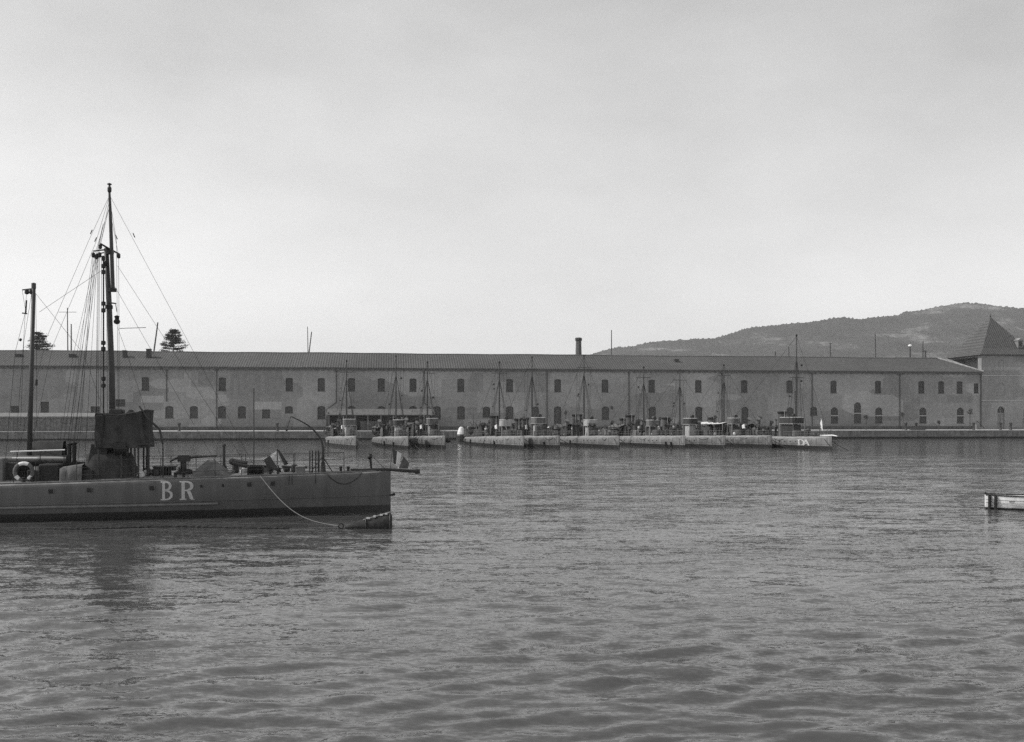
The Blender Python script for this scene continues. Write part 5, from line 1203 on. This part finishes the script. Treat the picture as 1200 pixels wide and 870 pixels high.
    # jack at the bow: staff and three bands, hanging
    q = C(459.5, 526, 0); m = MB(); m.tube([(-.02, 0, D(0)), q + Vector((.0, 0, .05))], .018, 5); m.build('jackstaff', M['wood'], root)
    cloth(C(460, 527, 0), C(465.5, 529, 0), C(461, 543, 0), C(463.5, 544.5, 0), M['flag_dark'], 'bow_flag', .04)
    cloth(C(465.5, 529, 0), C(470.5, 532, 0), C(463.5, 544.5, 0), C(467, 549, 0), M['canvas_pale'], 'bow_flag', .04)
    cloth(C(473, 535, -.02), C(479.5, 543, -.02), C(467.5, 549, -.02), C(478, 549.5, -.02), M['flag_red'], 'bow_flag', .04)
    # --- after part: seen at the left edge
    q = C(84, 568, -1.2); m = MB(); xa, xb = C(71, 556, -1.3).x, C(97, 556, -1.3).x
    P = []
    for i in range(13):
        f = i / 12; x_ = xa + (xb - xa) * f; P.append([(x_, -1.55 - .03 * math.sin(i * 1.2), 1.55), (x_, -1.5 - .04 * math.sin(i * 1.4), 1.95), (x_, -1.45, 2.25 + .14 * f + .02 * math.sin(i)), (x_, -1.0, 2.32 + .14 * f), (x_, -.5, 2.25), (x_, -.45, 1.6)])
    m.grid(P); m.build('draped_awning', M['canvas_mid'], root, True)
    m = MB(); x_ = C(60, 556, -1).x; m.cbox(x_ - .45, x_ + .4, -1.3, -.3, D(-x_), 2.45, .05); m.build('ammunition_locker', M['black'], root)
    for px, h in ((81.5, 522), (87, 521)):
        q = C(px, h, .1); m = MB(); m.tube([(q.x, .1, D(-q.x)), q], .085, 8); m.lathe([(.1, 0), (.13, .06), (.05, .12)], tuple(q), 8); m.build('vent_pipe', M['black'], root)
    m = MB(); a_ = C(18, 538, .2); b_ = C(78, 538, .2); m.tube([(a_.x - 1, .2, 2.55), (b_.x, .2, 2.55), (b_.x + .05, .2, 2.55)], [.24, .24, .28], 12)
    m.lathe([(.6, 0), (.5, .2), (.35, .65)], ((a_.x + b_.x) / 2, .2, D(15)), 12); m.build('torpedo_tube', M['dark'], root, True)
    # dark tilted canvas behind and pale boom in front
    a0, a1 = C(24, 530, 1.0), C(75, 530, 1.0); m = MB(); P = []
    for i in range(9):
        f = i / 8; x_ = a0.x + (a1.x - a0.x) * f; zt_ = 2.85 + .55 * min(1, f / .35); P.append([(x_, .6, 2.75), (x_, .9, zt_), (x_, 1.3, zt_ + .03), (x_, 1.6, 2.7)])
    m.grid(P); m.build('tilted_awning', M['canvas'], root, True)
    m = MB(); m.tube([C(12, 529.5, -.6), C(76, 527.5, -.6)], .032, 6); m.tube([C(14, 537, -.7), C(44, 537, -.7)], .025, 5); m.build('pale_boom', M['white'], root)
    for px in (20, 47, 75): q = C(px, 529, -.6); m = MB(); m.tube([(q.x, -.6, D(-q.x)), q], .02, 5); m.build('boom_crutch', M['dark'], root)
    # lifebuoy with white bands hung on the rail
    q = C(27.8, 553, -1.6); RB = .36; n = 24
    for k in range(12):
        m = MB(); m.tube([(q.x + RB * math.cos(a_), -1.6, q.z + RB * math.sin(a_)) for a_ in np.linspace(k * math.pi / 6, (k + 1) * math.pi / 6, 4)], .085, 8, False)
        m.build('lifebuoy_band', M['white'] if k in (2, 3, 7, 10) else M['canvas_mid'], root, True)
    m = MB(); m.tube([(q.x - .45, -1.5, D(-q.x)), (q.x - .45, -1.5, q.z + .45), (q.x + .45, -1.5, q.z + .45), (q.x + .45, -1.5, D(-q.x))], .02, 5); m.build('lifebuoy_rack', M['dark'], root)
    for px, y, s_ in ((40, -1.2, .25), (47, .9, .3), (12, -.5, .4), (95, .8, .25), (103, -1.0, .22), (33, .9, .35), (52, .2, .3), (66, 1.2, .42), (74, .5, .3), (22, 1.3, .45), (90, 1.3, .35), (5, .5, .5), (-8, -.8, .5)):
        q = C(px, 560, y); z = D(-q.x); m = MB(); m.cbox(q.x - s_, q.x + s_, y - s_ * .7, y + s_ * .7, z, z + s_ * 2.2, .04); m.build('deck_locker', M[random.choice(('grey', 'dark', 'canvas'))], root)
    # funnels and stern gear, further aft outside the photograph
    for ft in (20.5, 24.5):
        m = MB(); m.lathe([(.75, -.05), (.68, .3), (.68, 2.9)], (-ft, 0, D(ft)), 18); fo = smooth_by_angle(m.build('funnel', M['dark'], root)); m = MB(); m.lathe([(.74, 2.9), (.8, 3.1), (.6, 3.12)], (-ft, 0, D(ft)), 18); m.build('funnel_cap', M['black'], fo)
    return root
near_boat()

# ------------------------------------------------------------------ mooring buoy, rope, boom, dinghy
def floating():
    # tilted tapered buoy
    s = Vector(at(404, 619, FPX * CAMH / (619.5 - HOR))); e = Vector(at(459, 612, FPX * CAMH / (619.5 - HOR)))
    root = empty('mooring_buoy', (s.x, s.y, 0), .1); tag(root, 'dark cone-shaped mooring buoy lying low under the bow of the big torpedo boat', 'buoy')
    L_ = e.x - s.x; m = MB()
    m.tube([(0.0, 0, .02), (.3, 0, .08), (L_ * .5, 0, .12), (L_ * .9, 0, .16), (L_ * .97, 0, .16), (L_, 0, .16)], [.05, .12, .31, .46, .45, .36], 18); smooth_by_angle(m.build('float_body', M['weed'], root), 35)
    m = MB()
    for f in (.45, .96): 
        r_ = .32 * (f / .5) * .99 + .02 if f < .5 else .49
        m.tube([(L_ * f + .03 * 0, r_ * math.cos(a_), .12 + .04 * f + r_ * math.sin(a_)) for a_ in np.linspace(0, 2 * math.pi, 19)], .025, 5, False)
    m.build('hoop', M['dark'], root)
    m = MB(); m.tube([(.75, -.14, .34), (L_ - .05, -.22, .66)], .035, 6); m.build('top_batten', M['grey'], root)
    for f in (.5, .64, .79, .9):
        m = MB(); x_ = .05 + f * (L_ - .1); z_ = .22 + f * .42; r_ = random.uniform(.03, .09); m.box(x_ - r_, x_ + r_, -.26, -.21, z_ - .03, z_ + random.uniform(.02, .06)); o = m.build('white_mark', M['white'], root)
    m = MB(); m.tube([(-.15 + .1 * math.cos(a_), 0, .1 + .1 * math.sin(a_)) for a_ in np.linspace(0, 2 * math.pi, 13)], .025, 5, False); m.build('ring', M['black'], root)
    # mooring rope from the deck down to the ring
    F = BF; a = F.loc(305, 558, -1.25); A = Vector((F.o.x + F.c * a.x - F.s * a.y, F.o.y + F.s * a.x + F.c * a.y, a.z)); B = Vector((s.x - .2, s.y, .1))
    m = MB(); P = []
    for i in range(31):
        f = i / 30; q = A.lerp(B, f); q.z -= .62 * math.sin(math.pi * f) * (1 - .15 * f); q.y -= .2 * math.sin(math.pi * f); q.z = max(q.z, .04); P.append(q)
    m.tube(P, .015, 6); o = m.build('mooring_rope', M['rope'], None, True); tag(o, 'pale rope hanging in a curve from the big boat down to the cone buoy', 'rope')
    # floating boom of wet rope and weed
    m = MB(); P = []; rs = []
    for i in range(160):
        f = i / 159; px = 64 + f * 275; py = 619.5 + 1.1 * math.sin(f * 7 + 1) - .8 * f
        q = at(px, py, FPX * CAMH / (py - HOR)); q.z = .02 + .015 * math.sin(i * 1.3); P.append(q); rs.append(.035 + .035 * random.random())
    m.tube(P, rs, 6); o = m.build('floating_boom', M['weed'], None, True); tag(o, 'thin dark floating boom of wet rope lying on the water along the big boat', 'boom')
    # white dinghy at the right edge
    Y = 48.6; s = at(1154.5, 596, Y); rz = R(-21); root = empty('rowing_boat', (s.x, Y, 0), rz); tag(root, 'white clinker rowing boat with dark gunwale and two fenders, at right edge', 'boat')
    # local x runs away from the end we see, to the right
    L_ = 4.6; P = []; 
    def sec(t):
        wd = .72 * math.sin(math.pi * min(1, .07 + .86 * t / L_ * 1.0)) ** .6 if t < L_ * .98 else .04
        return max(wd, .04), .66 + .16 * (t / L_ - .4) ** 2
    for i in range(25):
        t = L_ * i / 24; w_, h = sec(t)
        P.append([(t, -w_, h), (t, -w_ * .97, h * .6), (t, -w_ * .82, h * .15), (t, -w_ * .5, -.12), (t, 0, -.18), (t, w_ * .5, -.12), (t, w_ * .82, h * .15), (t, w_ * .97, h * .6), (t, w_, h)])
    m = MB(); m.grid(P); m.add(P[0], [tuple(range(9))]); m.grid([[(x_, y_ * .94, z_ + .02 * (z_ < h * .9)) for x_, y_, z_ in r_] for r_ in P[::-1]])
    m.build('hull', hull_mat('white dinghy paint', .7, .04, .10), root, True)
    for k in (.25, .45): 
        m = MB()
        for sg in (-1, 1): m.tube([(p_[0][0], sg * (p_[0][1] * -1) * (.985 if k < .3 else .995) + sg * .004, p_[0][2] * (k + .25)) for p_ in P], .01, 4)
        m.build('clinker_strake', M['pale'], root)
    m = MB()
    for sg in (-1, 1): m.tube([(p_[0][0], sg * (-p_[0][1] + .01), p_[0][2] + .02) for p_ in P], .035, 6)
    m.build('gunwale', M['dark'], root)
    m = MB(); m.box(1.0, 1.25, -.62, .62, .4, .44); m.box(2.3, 2.55, -.66, .66, .4, .44); m.box(3.4, 3.6, -.5, .5, .42, .46); m.build('thwart', M['timber_pale'], root)
    for t in (.16, .42):
        w_, h = sec(t); o = MB(); o.tube([(t, -w_ - .07, -.02), (t, -w_ - .07, h - .02)], .075, 8); o.tube([(t, -w_ - .05, h), (t, -w_ + .1, h + .05)], .025, 5); fo = o.build('rope_fender', M['black'], root)
    m = MB(); m.tube([(.05, 0, .5), (.02, -.2, .8)], .03, 5); m.ball((0.0, -.2, .8), .05, 6); m.build('stern_hook', M['dark'], root)
    for sg in (-1,): m = MB(); m.tube([(.9, -.35, .74), (4.2, .15, .80)], .03, 6); m.build('oar', M['dark'], root)
floating()
